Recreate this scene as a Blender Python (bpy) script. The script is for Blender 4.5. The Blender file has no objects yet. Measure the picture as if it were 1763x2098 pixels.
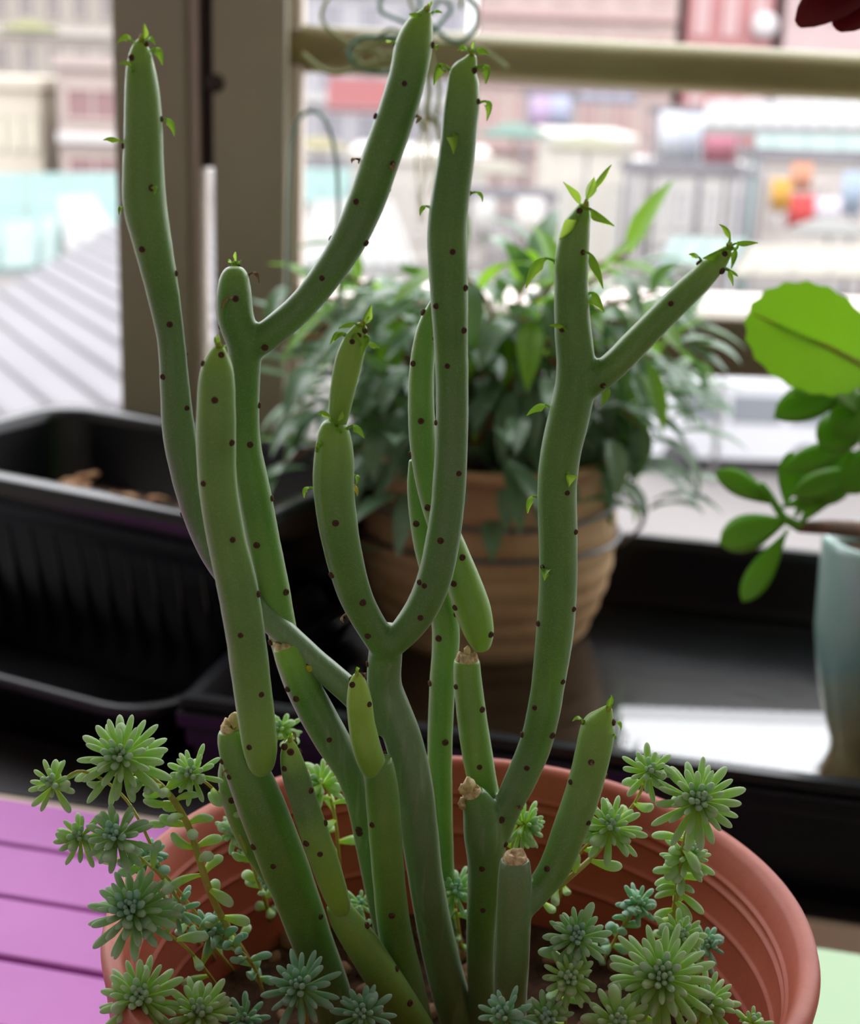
import bpy, bmesh, math, random
from mathutils import Vector, Matrix, Euler, noise
from mathutils.bvhtree import BVHTree
from mathutils.kdtree import KDTree
random.seed(7)
R = math.radians
S = bpy.context.scene
COL = S.collection

# ---------------------------------------------------------------- camera
F_PX, PITCH, ROLL, ZC = 3000.0, R(16.5), R(2.0), 0.3977
cam_d = bpy.data.cameras.new('camera')
cam = bpy.data.objects.new('camera', cam_d); COL.objects.link(cam)
cam.location = (0, 0, ZC)
ROT = Matrix.Rotation(R(90) - PITCH, 3, 'X') @ Matrix.Rotation(ROLL, 3, 'Z')
cam.rotation_euler = ROT.to_euler()
cam_d.sensor_fit = 'HORIZONTAL'; cam_d.sensor_width = 36.0
cam_d.lens = F_PX / 1763 * 36.0
cam_d.clip_start = 0.01; cam_d.clip_end = 500
cam_d.dof.use_dof = True
cam_d.dof.focus_distance = 0.385
cam_d.dof.aperture_fstop = cam_d.lens / 3.9
S.camera = cam
# ---------------------------------------------------------------- world, exposure
w = bpy.data.worlds.new('overcast'); S.world = w; w.use_nodes = True
nt = w.node_tree; bg = nt.nodes['Background']
tc = nt.nodes.new('ShaderNodeTexCoord'); sep = nt.nodes.new('ShaderNodeSeparateXYZ')
rmp = nt.nodes.new('ShaderNodeValToRGB')
nt.links.new(tc.outputs['Generated'], sep.inputs[0]); nt.links.new(sep.outputs['Z'], rmp.inputs[0])
rmp.color_ramp.elements[0].position = 0.0; rmp.color_ramp.elements[0].color = (0.36, 0.365, 0.375, 1)
rmp.color_ramp.elements[1].position = 1.0; rmp.color_ramp.elements[1].color = (0.98, 1.0, 1.05, 1)
nt.links.new(rmp.outputs[0], bg.inputs['Color']); bg.inputs['Strength'].default_value = 7.4
S.view_settings.view_transform = 'Standard'; S.view_settings.look = 'None'
S.view_settings.gamma = 1; S.view_settings.use_curve_mapping = False
S.view_settings.exposure = 0.0
S.cycles.use_denoising = True
S.cycles.max_bounces = 8; S.cycles.diffuse_bounces = 4; S.cycles.glossy_bounces = 4
S.cycles.transmission_bounces = 4; S.cycles.sample_clamp_indirect = 4.0

# ---------------------------------------------------------------- helpers
def ray(px, py): return ROT @ Vector(((px - 881.5) / F_PX, -(py - 1049) / F_PX, -1.0))
def P(px, py, Y):                       # the point seen at a photo pixel, Y metres ahead
    d = ray(px, py); return Vector((0, 0, ZC)) + d * (Y / d.y)
def PZ(px, py, z):                      # same, on the level z
    d = ray(px, py); return Vector((0, 0, ZC)) + d * ((z - ZC) / d.z)
FWD = ROT @ Vector((0, 0, -1))
def mpp(p): return (Vector(p) - Vector((0, 0, ZC))).dot(FWD) / F_PX   # metres per pixel there
def sc(r, g, b):
    f = lambda c: ((c/255+0.055)/1.055)**2.4 if c/255 > 0.04045 else c/255/12.92
    return (f(r), f(g), f(b), 1)

WPOS = {}
def wpos(o): return WPOS.get(o.name, Vector((0, 0, 0))) if o else Vector((0, 0, 0))
def tag(o, label=None, cat=None, group=None, kind=None):
    if label: o['label'] = label
    if cat: o['category'] = cat
    if group: o['group'] = group
    if kind: o['kind'] = kind
    return o
def empty(name, loc, label, cat, group=None):
    o = bpy.data.objects.new(name, None); COL.objects.link(o); o.location = loc
    o.empty_display_size = 0.02
    WPOS[o.name] = Vector(loc); return tag(o, label, cat, group)
def mk(name, vf, mat, parent=None, origin=None, smooth=True):
    """vf = (verts, faces) in world space -> one linked mesh object"""
    vs, fs = vf
    if origin is None:
        origin = wpos(parent) if parent else Vector((0, 0, 0))
    origin = Vector(origin)
    me = bpy.data.meshes.new(name)
    me.from_pydata([tuple(Vector(v) - origin) for v in vs], [], fs)
    if smooth: me.polygons.foreach_set('use_smooth', [True] * len(me.polygons))
    if mat:
        for m in (mat if isinstance(mat, list) else [mat]): me.materials.append(m)
    me.update()
    o = bpy.data.objects.new(name, me); COL.objects.link(o)
    o.location = origin - wpos(parent); o.parent = parent
    WPOS[o.name] = origin
    return o
def inst(name, me, M, parent):
    o = bpy.data.objects.new(name, me); COL.objects.link(o)
    o.parent = parent; o.matrix_local = Matrix.Translation(-wpos(parent)) @ M
    WPOS[o.name] = M.translation.copy()
    return o
class MB:
    def __init__(s): s.v = []; s.f = []
    def add(s, vs, fs):
        k = len(s.v); s.v += [Vector(v) for v in vs]; s.f += [tuple(i + k for i in f) for f in fs]; return s
    def vf(s): return s.v, s.f
def box(lo, hi, M=None, bev=0.0):
    """box with chamfered edges"""
    bm = bmesh.new(); bmesh.ops.create_cube(bm, size=1)
    lo, hi = Vector(lo), Vector(hi)
    for v in bm.verts: v.co = Vector([(lo[i] + hi[i]) / 2 + v.co[i] * (hi[i] - lo[i]) for i in range(3)])
    if bev > 0: bmesh.ops.bevel(bm, geom=bm.edges[:], offset=bev, segments=2, profile=0.5, affect='EDGES')
    bm.verts.index_update()
    vs = [(M @ v.co if M else v.co.copy()) for v in bm.verts]; fs = [[v.index for v in f.verts] for f in bm.faces]
    bm.free(); return vs, fs
def catmull(pts, n):
    """pts: list of tuples (any length); returns resampled list"""
    out = []; L = len(pts)
    for i in range(L - 1):
        p0, p1, p2, p3 = pts[max(i-1, 0)], pts[i], pts[i+1], pts[min(i+2, L-1)]
        for k in range(n):
            t = k / n
            out.append(tuple(0.5*((2*b) + (-a+c)*t + (2*a-5*b+4*c-d)*t*t + (-a+3*b-3*c+d)*t**3) for a, b, c, d in zip(p0, p1, p2, p3)))
    out.append(tuple(pts[-1])); return out
def tube(pts, rad, seg=12, cap=True):
    pts = [Vector(p) for p in pts]; n = len(pts)
    if not hasattr(rad, '__len__'): rad = [rad] * n
    vs, fs = [], []
    t0 = (pts[1] - pts[0]).normalized(); up = t0.orthogonal().normalized()
    for i in range(n):
        t = (pts[min(i+1, n-1)] - pts[max(i-1, 0)]).normalized()
        up = (up - t * up.dot(t)).normalized(); b = t.cross(up)
        for k in range(seg):
            a = 2*math.pi*k/seg; vs.append(pts[i] + (up*math.cos(a) + b*math.sin(a)) * rad[i])
    for i in range(n-1):
        for k in range(seg):
            k2 = (k+1) % seg; fs.append((i*seg+k, i*seg+k2, (i+1)*seg+k2, (i+1)*seg+k))
    if cap: fs.append(tuple(range(seg))[::-1]); fs.append(tuple((n-1)*seg+k for k in range(seg)))
    return vs, fs
def lathe(prof, c, seg=48, M=None):
    vs, fs = [], []; n = len(prof); c = Vector(c)
    for r, z in prof:
        for k in range(seg):
            a = 2*math.pi*k/seg; p = Vector((r*math.cos(a), r*math.sin(a), z))
            vs.append(c + (M @ p if M else p))
    for i in range(n-1):
        for k in range(seg):
            k2 = (k+1) % seg; fs.append((i*seg+k, i*seg+k2, (i+1)*seg+k2, (i+1)*seg+k))
    return vs, fs
def frame(pos, x, upish):
    """matrix with local X along x and Z near upish"""
    x = Vector(x).normalized(); y = Vector(upish).cross(x)
    y = y.normalized() if y.length > 1e-6 else x.orthogonal().normalized()
    z = x.cross(y)
    M = Matrix((x, y, z)).transposed().to_4x4(); M.translation = Vector(pos); return M

# ---------------------------------------------------------------- materials
def mat(name, col, rough=0.5, spec=0.5, col2=None, nscale=20, bump=0.0, bscale=100, trans=None, sheen=0, metal=0, sss=0, coat=0):
    m = bpy.data.materials.new(name); m.use_nodes = True; t = m.node_tree; b = t.nodes['Principled BSDF']
    b.inputs['Base Color'].default_value = col; b.inputs['Roughness'].default_value = rough
    b.inputs['Specular IOR Level'].default_value = spec; b.inputs['Metallic'].default_value = metal
    if sheen: b.inputs['Sheen Weight'].default_value = sheen; b.inputs['Sheen Roughness'].default_value = 0.4
    if coat: b.inputs['Coat Weight'].default_value = coat
    tcn = t.nodes.new('ShaderNodeTexCoord')
    if col2:
        n = t.nodes.new('ShaderNodeTexNoise'); n.inputs['Scale'].default_value = nscale; n.inputs['Detail'].default_value = 4
        mx = t.nodes.new('ShaderNodeMix'); mx.data_type = 'RGBA'
        r = t.nodes.new('ShaderNodeValToRGB'); r.color_ramp.elements[0].position = .35; r.color_ramp.elements[1].position = .65
        t.links.new(tcn.outputs['Object'], n.inputs['Vector']); t.links.new(n.outputs['Fac'], r.inputs[0])
        t.links.new(r.outputs[0], mx.inputs['Factor']); mx.inputs['A'].default_value = col; mx.inputs['B'].default_value = col2
        t.links.new(mx.outputs['Result'], b.inputs['Base Color'])
    if bump:
        n = t.nodes.new('ShaderNodeTexNoise'); n.inputs['Scale'].default_value = bscale; n.inputs['Detail'].default_value = 3
        bp = t.nodes.new('ShaderNodeBump'); bp.inputs['Strength'].default_value = bump; bp.inputs['Distance'].default_value = 0.3/bscale
        t.links.new(tcn.outputs['Object'], n.inputs['Vector']); t.links.new(n.outputs['Fac'], bp.inputs['Height']); t.links.new(bp.outputs[0], b.inputs['Normal'])
    if trans:
        tr = t.nodes.new('ShaderNodeBsdfTranslucent'); tr.inputs[0].default_value = trans[0]
        ms = t.nodes.new('ShaderNodeMixShader'); ms.inputs[0].default_value = trans[1]
        o = t.nodes['Material Output']
        t.links.new(b.outputs[0], ms.inputs[1]); t.links.new(tr.outputs[0], ms.inputs[2]); t.links.new(ms.outputs[0], o.inputs[0])
    return m

# euphorbia skin: attribute "tint" blends old grey-green -> mid green -> young yellow-green
def stem_material():
    m = bpy.data.materials.new('stem_skin'); m.use_nodes = True; t = m.node_tree; b = t.nodes['Principled BSDF']
    N = t.nodes.new; L = t.links.new
    at = N('ShaderNodeAttribute'); at.attribute_name = 'tint'
    r = N('ShaderNodeValToRGB'); e = r.color_ramp.elements
    e[0].position = 0; e[0].color = sc(122, 146, 110); e[1].position = 1; e[1].color = sc(178, 216, 74)
    e.new(0.13).color = sc(104, 134, 88); e.new(0.27).color = sc(86, 132, 50); e.new(0.44).color = sc(114, 158, 66); e.new(0.7).color = sc(136, 182, 62)
    geo = N('ShaderNodeTexCoord')
    n1 = N('ShaderNodeTexNoise'); n1.inputs['Scale'].default_value = 45; n1.inputs['Detail'].default_value = 3
    ad = N('ShaderNodeMath'); ad.operation = 'MULTIPLY_ADD'; ad.inputs[1].default_value = 0.30
    sb = N('ShaderNodeMath'); sb.operation = 'SUBTRACT'; sb.inputs[1].default_value = 0.15
    L(geo.outputs['Object'], n1.inputs['Vector']); L(n1.outputs['Fac'], ad.inputs[0]); L(at.outputs['Fac'], ad.inputs[2]); L(ad.outputs[0], sb.inputs[0]); L(sb.outputs[0], r.inputs[0])
    # fine pale waxy speckle
    n2 = N('ShaderNodeTexNoise'); n2.inputs['Scale'].default_value = 2600; n2.inputs['Detail'].default_value = 2
    r2 = N('ShaderNodeValToRGB'); r2.color_ramp.elements[0].position = .52; r2.color_ramp.elements[1].position = .78; r2.color_ramp.elements[1].color = (.22, .22, .22, 1)
    mx = N('ShaderNodeMix'); mx.data_type = 'RGBA'; mx.inputs['B'].default_value = sc(176, 200, 160)
    L(geo.outputs['Object'], n2.inputs['Vector']); L(n2.outputs['Fac'], r2.inputs[0]); L(r2.outputs[0], mx.inputs['Factor']); L(r.outputs[0], mx.inputs['A'])
    # vertical dusty streaks on the old wood
    mp = N('ShaderNodeMapping'); mp.inputs['Scale'].default_value = (420, 420, 45)
    n3 = N('ShaderNodeTexNoise'); n3.inputs['Scale'].default_value = 1; n3.inputs['Detail'].default_value = 5
    r3 = N('ShaderNodeValToRGB'); r3.color_ramp.elements[0].position = .55; r3.color_ramp.elements[1].position = .75
    iv = N('ShaderNodeMath'); iv.operation = 'LESS_THAN'; iv.inputs[1].default_value = 0.16
    ml = N('ShaderNodeMath'); ml.operation = 'MULTIPLY'; ml2 = N('ShaderNodeMath'); ml2.operation = 'MULTIPLY'; ml2.inputs[1].default_value = .5
    L(geo.outputs['Object'], mp.inputs[0]); L(mp.outputs[0], n3.inputs['Vector']); L(n3.outputs['Fac'], r3.inputs[0]); L(r3.outputs[0], ml.inputs[0]); L(at.outputs['Fac'], iv.inputs[0]); L(iv.outputs[0], ml.inputs[1]); L(ml.outputs[0], ml2.inputs[0])
    mx2 = N('ShaderNodeMix'); mx2.data_type = 'RGBA'; mx2.inputs['B'].default_value = sc(160, 172, 148)
    L(mx.outputs['Result'], mx2.inputs['A']); L(ml2.outputs[0], mx2.inputs['Factor'])
    L(mx2.outputs['Result'], b.inputs['Base Color'])
    bp = N('ShaderNodeBump'); bp.inputs['Strength'].default_value = .25; bp.inputs['Distance'].default_value = .0002
    L(n2.outputs['Fac'], bp.inputs['Height']); L(bp.outputs[0], b.inputs['Normal'])
    b.inputs['Roughness'].default_value = .36; b.inputs['Specular IOR Level'].default_value = .6
    b.inputs['Sheen Weight'].default_value = .3; b.inputs['Sheen Roughness'].default_value = .35
    b.inputs['Subsurface Weight'].default_value = .0
    return m
def sedum_leaf_material(name, base, mid, tip):
    m = bpy.data.materials.new(name); m.use_nodes = True; t = m.node_tree; b = t.nodes['Principled BSDF']
    N = t.nodes.new; L = t.links.new
    tcn = N('ShaderNodeTexCoord'); sp = N('ShaderNodeSeparateXYZ'); r = N('ShaderNodeValToRGB'); e = r.color_ramp.elements
    e[0].position = .05; e[0].color = base; e[1].position = 1; e[1].color = tip; e.new(.6).color = mid
    L(tcn.outputs['Generated'], sp.inputs[0]); L(sp.outputs['X'], r.inputs[0]); L(r.outputs[0], b.inputs['Base Color'])
    b.inputs['Roughness'].default_value = .55; b.inputs['Specular IOR Level'].default_value = .35
    b.inputs['Sheen Weight'].default_value = .3
    n = N('ShaderNodeTexNoise'); n.inputs['Scale'].default_value = 2500; bp = N('ShaderNodeBump'); bp.inputs['Strength'].default_value = .3; bp.inputs['Distance'].default_value = .0001
    L(tcn.outputs['Object'], n.inputs['Vector']); L(n.outputs['Fac'], bp.inputs['Height']); L(bp.outputs[0], b.inputs['Normal'])
    tr = N('ShaderNodeBsdfTranslucent'); L(r.outputs[0], tr.inputs[0]); ms = N('ShaderNodeMixShader'); ms.inputs[0].default_value = .42
    L(b.outputs[0], ms.inputs[1]); L(tr.outputs[0], ms.inputs[2]); L(ms.outputs[0], t.nodes['Material Output'].inputs[0])
    return m
M_STEM = stem_material()
M_SCAR = mat('scar_brown', sc(108, 72, 60), .8, .2, sc(60, 40, 36), 900)
M_LEAF = mat('young_leaf', sc(150, 200, 70), .4, .5, sc(124, 178, 56), 300, trans=(sc(190, 226, 80), .5))
M_DRY = mat('dry_leaf', sc(178, 150, 112), .8, .2, sc(120, 90, 66), 600)
M_YEL = mat('yellow_leaf', sc(226, 208, 70), .5, .4, trans=(sc(240, 220, 90), .3))
M_BUD = mat('bud_yellow', sc(176, 186, 58), .5, .4, sc(140, 160, 48), 900)
M_CUT = mat('cut_wood', sc(228, 206, 164), .85, .2, sc(176, 142, 108), 700, bump=.8, bscale=900)
M_POT = mat('terracotta_plastic', sc(180, 94, 73), .5, .35, sc(166, 80, 62), 30, bump=.12, bscale=160)
M_SOIL = mat('dark_soil', sc(52, 38, 32), .95, .1, sc(88, 66, 52), 160, bump=1, bscale=220)
M_PEB = mat('pebble_tan', sc(176, 142, 112), .75, .3, sc(130, 92, 72), 120, bump=.5, bscale=300)
M_SSTEM = mat('sedum_stem', sc(186, 186, 84), .5, .4, sc(176, 150, 84), 120, trans=(sc(214, 210, 96), .2))
M_SED = [sedum_leaf_material('sedum_leaf_lime', sc(214, 238, 84), sc(186, 224, 130), sc(208, 228, 196)),
         sedum_leaf_material('sedum_leaf_green', sc(198, 230, 90), sc(168, 212, 142), sc(200, 222, 196)),
         sedum_leaf_material('sedum_leaf_blue', sc(182, 216, 112), sc(150, 204, 162), sc(186, 218, 204))]
M_BLACK = mat('black_plastic', sc(6, 8, 14), .3, .3, bump=.1, bscale=80)
M_PLANT = mat('planter_black', sc(4, 5, 10), .24, .5)
M_BLACKR = mat('black_plastic_worn', sc(20, 20, 24), .36, .4, sc(14, 14, 18), 30)
M_PURPLE = mat('purple_paint', sc(184, 104, 178), .55, .4, sc(174, 96, 170), 12, bump=.1, bscale=60)
M_TAUPE = mat('taupe_aluminium', sc(164, 158, 136), .5, .4, sc(156, 150, 130), 10)
M_TAUPEL = mat('pale_aluminium', sc(222, 208, 192), .45, .5, sc(214, 198, 184), 10)
M_DARKG = mat('dark_gasket', sc(58, 46, 42), .6, .3)
M_OLIVE = mat('olive_rail_paint', sc(152, 144, 98), .4, .5, sc(144, 134, 90), 8)
M_BROWN = mat('brown_rail_shade', sc(128, 116, 92), .5, .4, sc(118, 106, 84), 8)  # lower rail's front: backlit shade put into the brown
M_PALESILL = mat('pale_sill', sc(226, 210, 202), .6, .3)  # lower rail's lit top, its light put into the pale colour
M_BEIGE = mat('beige_board', sc(222, 208, 184), .6, .3, sc(208, 190, 164), 9)
M_SHELF = mat('shaded_shelf', sc(34, 28, 30), .5, .3)  # near-black base colour stands in for the shadow on the board
M_CLAY = mat('ribbed_clay', sc(226, 190, 148), .8, .2, sc(200, 160, 118), 14, bump=.3, bscale=90)
M_WIRE = mat('grey_wire', sc(128, 128, 130), .35, .5, metal=.7)
M_GWIRE = mat('green_coated_wire', sc(104, 140, 120), .35, .5)
M_BLEAF = mat('bush_leaf_grey', sc(126, 158, 128), .33, .6, sc(96, 132, 98), 30, trans=(sc(110, 160, 60), .22))
M_BLEAF2 = mat('bush_leaf_bright', sc(130, 178, 64), .38, .5, sc(106, 158, 54), 30, trans=(sc(160, 214, 56), .5))
M_BSTEM = mat('bush_stem', sc(150, 104, 70), .7, .3)
M_JLEAF = mat('jade_leaf', sc(120, 176, 48), .35, .5, sc(104, 160, 42), 30, trans=(sc(128, 186, 24), .42))
M_JSTEM = mat('jade_stem', sc(134, 92, 72), .6, .3, sc(100, 78, 56), 60)
M_RED = mat('dark_red_petal', sc(110, 14, 26), .5, .4, trans=(sc(150, 20, 30), .2))
M_CHIP = mat('wood_chip', sc(188, 148, 112), .85, .2, sc(130, 92, 66), 60, bump=.5, bscale=200)
def glaze():
    m = mat('celadon_glaze', sc(150, 178, 170), .2, .6); t = m.node_tree; b = t.nodes['Principled BSDF']
    tcn = t.nodes.new('ShaderNodeTexCoord'); sp = t.nodes.new('ShaderNodeSeparateXYZ'); n = t.nodes.new('ShaderNodeTexNoise'); n.inputs['Scale'].default_value = 14
    ad = t.nodes.new('ShaderNodeMath'); ad.operation = 'MULTIPLY_ADD'; ad.inputs[1].default_value = .5; r = t.nodes.new('ShaderNodeValToRGB'); e = r.color_ramp.elements
    e[0].position = .3; e[0].color = sc(120, 96, 60); e[1].position = 1.05; e[1].color = sc(150, 184, 176); e.new(.55).color = sc(176, 170, 132); e.new(.8).color = sc(128, 166, 166)
    L = t.links.new; L(tcn.outputs['Object'], n.inputs['Vector']); L(tcn.outputs['Generated'], sp.inputs[0]); L(n.outputs['Fac'], ad.inputs[0]); L(sp.outputs['Z'], ad.inputs[2]); L(ad.outputs[0], r.inputs[0]); L(r.outputs[0], b.inputs['Base Color'])
    return m
M_GLAZE = glaze()
M_WATER = bpy.data.materials.new('still_water'); M_WATER.use_nodes = True
_b = M_WATER.node_tree.nodes['Principled BSDF']; _b.inputs['Base Color'].default_value = (1, 1, 1, 1); _b.inputs['Roughness'].default_value = .01
_b.inputs['IOR'].default_value = 1.45; _b.inputs['Transmission Weight'].default_value = 1.0

EXT, EXTR = 0.50, 0.225      # outdoor colours darkened to offset the bright sky: walls; roofs, awnings and paving
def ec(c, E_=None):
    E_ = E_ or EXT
    c = [v*.72 + .28*g for v, g in zip(c, (226, 222, 220))]; q = sc(*c); return (q[0]*E_, q[1]*E_, q[2]*E_, 1)  # pale grey mixed in: outdoor haze and glare put into the colour
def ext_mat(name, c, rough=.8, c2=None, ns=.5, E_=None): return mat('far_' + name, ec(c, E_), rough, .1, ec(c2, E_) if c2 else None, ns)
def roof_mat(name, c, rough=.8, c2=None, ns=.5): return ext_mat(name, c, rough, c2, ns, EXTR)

# ================================================================ SETTING: balcony shell
def st(name, vf, m, smooth=False): return tag(mk(name, vf, m, smooth=smooth), kind='structure')
M_WALL = mat('room_paint', sc(200, 194, 184), .8, .2); M_CEIL = mat('ceiling_paint', sc(226, 222, 216), .9, .2); M_FLOOR = mat('floor_tile', sc(130, 116, 104), .5, .4, sc(118, 104, 94), 4)
XW, YB, YF, ZF, ZT = 1.5, -1.4, 1.42, -0.7, 1.55
st('floor', box((-XW, YB, ZF - .1), (XW, YF, ZF)), M_FLOOR)
st('ceiling', box((-XW, YB, ZT), (XW, YF, ZT + .1)), M_CEIL)
st('wall_left', box((-XW - .1, YB, ZF - .1), (-XW, YF, ZT + .1)), M_WALL)
st('wall_right', box((XW, YB, ZF - .1), (XW + .1, YF, ZT + .1)), M_WALL)
st('wall_back', box((-XW - .1, YB - .1, ZF - .1), (XW + .1, YB, ZT + .1)), M_WALL)

# ---- window frame posts
YP = 1.30
def xz(px, py, Y=YP): p = P(px, py, Y); return p.x, p.z
def post(x0, x1, zb, zt, y0, y1, m, name, bev=.002): return mk(name, box((x0, y0, zb), (x1, y1, zt), bev=bev), m, wf, smooth=False)
wf = bpy.data.objects.new('window_1', None); COL.objects.link(wf); WPOS[wf.name] = Vector((0, 0, 0)); tag(wf, kind='structure')
zg = xz(420, 345)[1]
xa = (xz(225, 0)[0] + xz(250, 800)[0]) / 2; xb = xz(382, 200)[0]; xb2 = xz(408, 500)[0]; xc = xz(440, 400)[0]; xd = xz(588, 200)[0]; xe = xz(612, 450)[0]
post(xa, xb, -.4, ZT - .001, YP, YP + .06, M_TAUPE, 'window_frame')
post(xb, xb2, -.4, ZT - .001, YP + .012, YP + .06, M_TAUPEL, 'window_frame')
post(xc, xd, -.4, ZT - .001, YP - .005, YP + .06, M_TAUPE, 'window_frame')
post(xd, xe, -.4, ZT - .001, YP + .02, YP + .06, M_TAUPEL, 'window_frame')  # lit side of the post, put in as a paler colour
post(xb2 + .0005, xc - .0005, zg, ZT - .001, YP + .02, YP + .05, M_DARKG, 'gasket_strip', 0)
zl = xz(432, 170); 
mk('latch_knob', lathe([(0, -.012), (.006, -.012), (.008, -.008), (.008, 0), (0, 0)], (xc + .002, YP - .006, zl[1]), 16, Matrix.Rotation(R(90), 3, 'X')), M_DARKG, wf)
# ---- railing
def rrect(w, h, r, n=4):
    pts = []
    for cx, cy, a0 in ((w/2-r, h/2-r, 0), (-w/2+r, h/2-r, 90), (-w/2+r, -h/2+r, 180), (w/2-r, -h/2+r, 270)):
        for k in range(n+1): a = R(a0 + 90*k/n); pts.append((cx + r*math.cos(a), cy + r*math.sin(a)))
    return pts
def beam(a, b, w, h, r):                # a -> b, w across, h vertical
    a, b = Vector(a), Vector(b); t = (b-a).normalized(); s = t.cross(Vector((0, 0, 1))).normalized(); u = s.cross(t)
    pr = rrect(w, h, r); n = len(pr); vs = [a + s*x + u*y for x, y in pr] + [b + s*x + u*y for x, y in pr]
    fs = [(i, (i+1) % n, n + (i+1) % n, n + i) for i in range(n)] + [tuple(range(n))[::-1], tuple(range(n, 2*n))]
    return vs, fs
rl = tag(bpy.data.objects.new('trim_1', None), kind='structure'); COL.objects.link(rl); WPOS[rl.name] = Vector((0, 0, 0))
ya = P(595, 98, 1.34); yb = P(1763, 158, 1.34); yd = (yb - ya)
yb2 = ya + yd * 1.9
mk('handrail', beam(ya - yd*.03, yb2, .05, .040, .018), M_OLIVE, rl)
la = P(1400, 692, 1.37); lb = P(1763, 712, 1.37); la2 = la + (lb-la) * -2.4; lb2 = la + (lb-la) * 4.2
zr = la.z
low = mk('lower_rail', beam((la2.x, 1.345, zr), (min(lb2.x, XW), 1.345, zr), .05, .054, .006), M_BROWN, rl)
mk('rail_sill', box((la2.x, 1.372, zr + .006), (XW, 1.50, zr + .027), bev=.003), M_PALESILL, rl, smooth=False)

# ================================================================ EXTERIOR (a street market far below)
GZ = -7.6
def E(px, py, Y): return P(px, py, Y)
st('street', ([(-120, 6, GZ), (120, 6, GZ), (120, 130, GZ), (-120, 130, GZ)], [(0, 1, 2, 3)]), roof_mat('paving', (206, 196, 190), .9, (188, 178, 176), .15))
def building(px0, px1, pyt, Y, col, win, rows, cols, label, depth=8, pyb=None, frac=(.6, .55), band=None):
    a = E(px0, pyt, Y); b = E(px1, pyt, Y); zt = a.z; zb = GZ if pyb is None else E(px0, pyb, Y).z
    root = empty('building', ((a.x+b.x)/2, Y, zb), label, 'building', 'buildings across the market street')
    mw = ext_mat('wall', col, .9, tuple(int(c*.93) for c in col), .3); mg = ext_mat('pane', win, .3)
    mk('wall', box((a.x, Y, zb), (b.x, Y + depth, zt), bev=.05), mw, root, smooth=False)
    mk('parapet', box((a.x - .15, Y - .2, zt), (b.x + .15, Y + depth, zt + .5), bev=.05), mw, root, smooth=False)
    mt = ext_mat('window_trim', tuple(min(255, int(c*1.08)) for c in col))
    W = (b.x-a.x)/cols; H = (zt-zb)/rows; proto = None; protop = None
    for i in range(rows):
        if band and i:
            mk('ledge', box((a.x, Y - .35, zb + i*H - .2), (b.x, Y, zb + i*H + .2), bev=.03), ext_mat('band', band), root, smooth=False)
        for j in range(cols):
            cx = a.x + (j+.5)*W; cz = zb + (i+.5)*H; ww, hh = W*frac[0]/2, H*frac[1]/2
            if proto is None:
                fr = MB()
                for lo, hi in (((-ww, -.12, -hh), (-ww+.12, 0, hh)), ((ww-.12, -.12, -hh), (ww, 0, hh)), ((-ww, -.12, hh-.12), (ww, 0, hh)), ((-ww, -.12, -hh), (ww, 0, -hh+.12)), ((-.04, -.1, -hh), (.04, 0, hh))): fr.add(*box(lo, hi))
                o = mk('window', ([v + Vector((cx, Y, cz)) for v in fr.v], fr.f), mt, root, origin=(cx, Y, cz), smooth=False); proto = o.data
                p = mk('pane', box((cx-ww, Y-.05, cz-hh), (cx+ww, Y-.01, cz+hh)), mg, o, origin=(cx, Y, cz), smooth=False); protop = p.data
            else:
                o = inst('window', proto, Matrix.Translation((cx, Y, cz)), root)
                p = bpy.data.objects.new('pane', protop); COL.objects.link(p); p.parent = o
    return root
building(992, 1412, -260, 95, (222, 190, 180), (202, 158, 154), 5, 6, 'wide pink-beige building front above the handrail', band=(196, 152, 148))
building(1432, 1612, -240, 95, (204, 122, 122), (226, 192, 190), 4, 3, 'rose-red building front with pale windows right of the wide pink-beige one')
building(1634, 2100, -200, 95, (226, 190, 188), (182, 160, 168), 5, 6, 'pale pink building front at the right behind the dark red flower')
building(560, 974, -260, 95, (204, 200, 206), (150, 146, 158), 6, 5, 'pale grey building front with lilac windows behind the curled air plant', band=(230, 224, 220))
building(-160, 240, -300, 95, (196, 182, 168), (128, 116, 116), 6, 7, 'beige-brown building front farthest back at the left', band=(220, 210, 200))
building(-120, 82, 178, 62, (240, 226, 200), (150, 140, 118), 2, 6, 'low cream building with a row of small dark windows at the left', frac=(.5, .4))
building(116, 262, 140, 60, (206, 182, 172), (150, 104, 104), 3, 1, 'narrow low building with wide red-brown windows beside the window post', frac=(.8, .5), band=(238, 232, 228))
building(1130, 1300, 300, 58, (238, 230, 214), (214, 214, 206), 1, 3, 'small cream kiosk below the cream parasol')
building(720, 1000, 330, 66, (236, 226, 214), (206, 198, 190), 1, 5, 'low cream shop row behind the tallest stems')

building(1308, 1556, 352, 78, (228, 224, 218), (206, 202, 202), 1, 4, 'low grey-white shop row behind the grey stall frame')
building(1566, 1960, 336, 80, (232, 218, 208), (206, 194, 190), 1, 5, 'low pale shop row behind the orange and red cloths')

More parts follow.
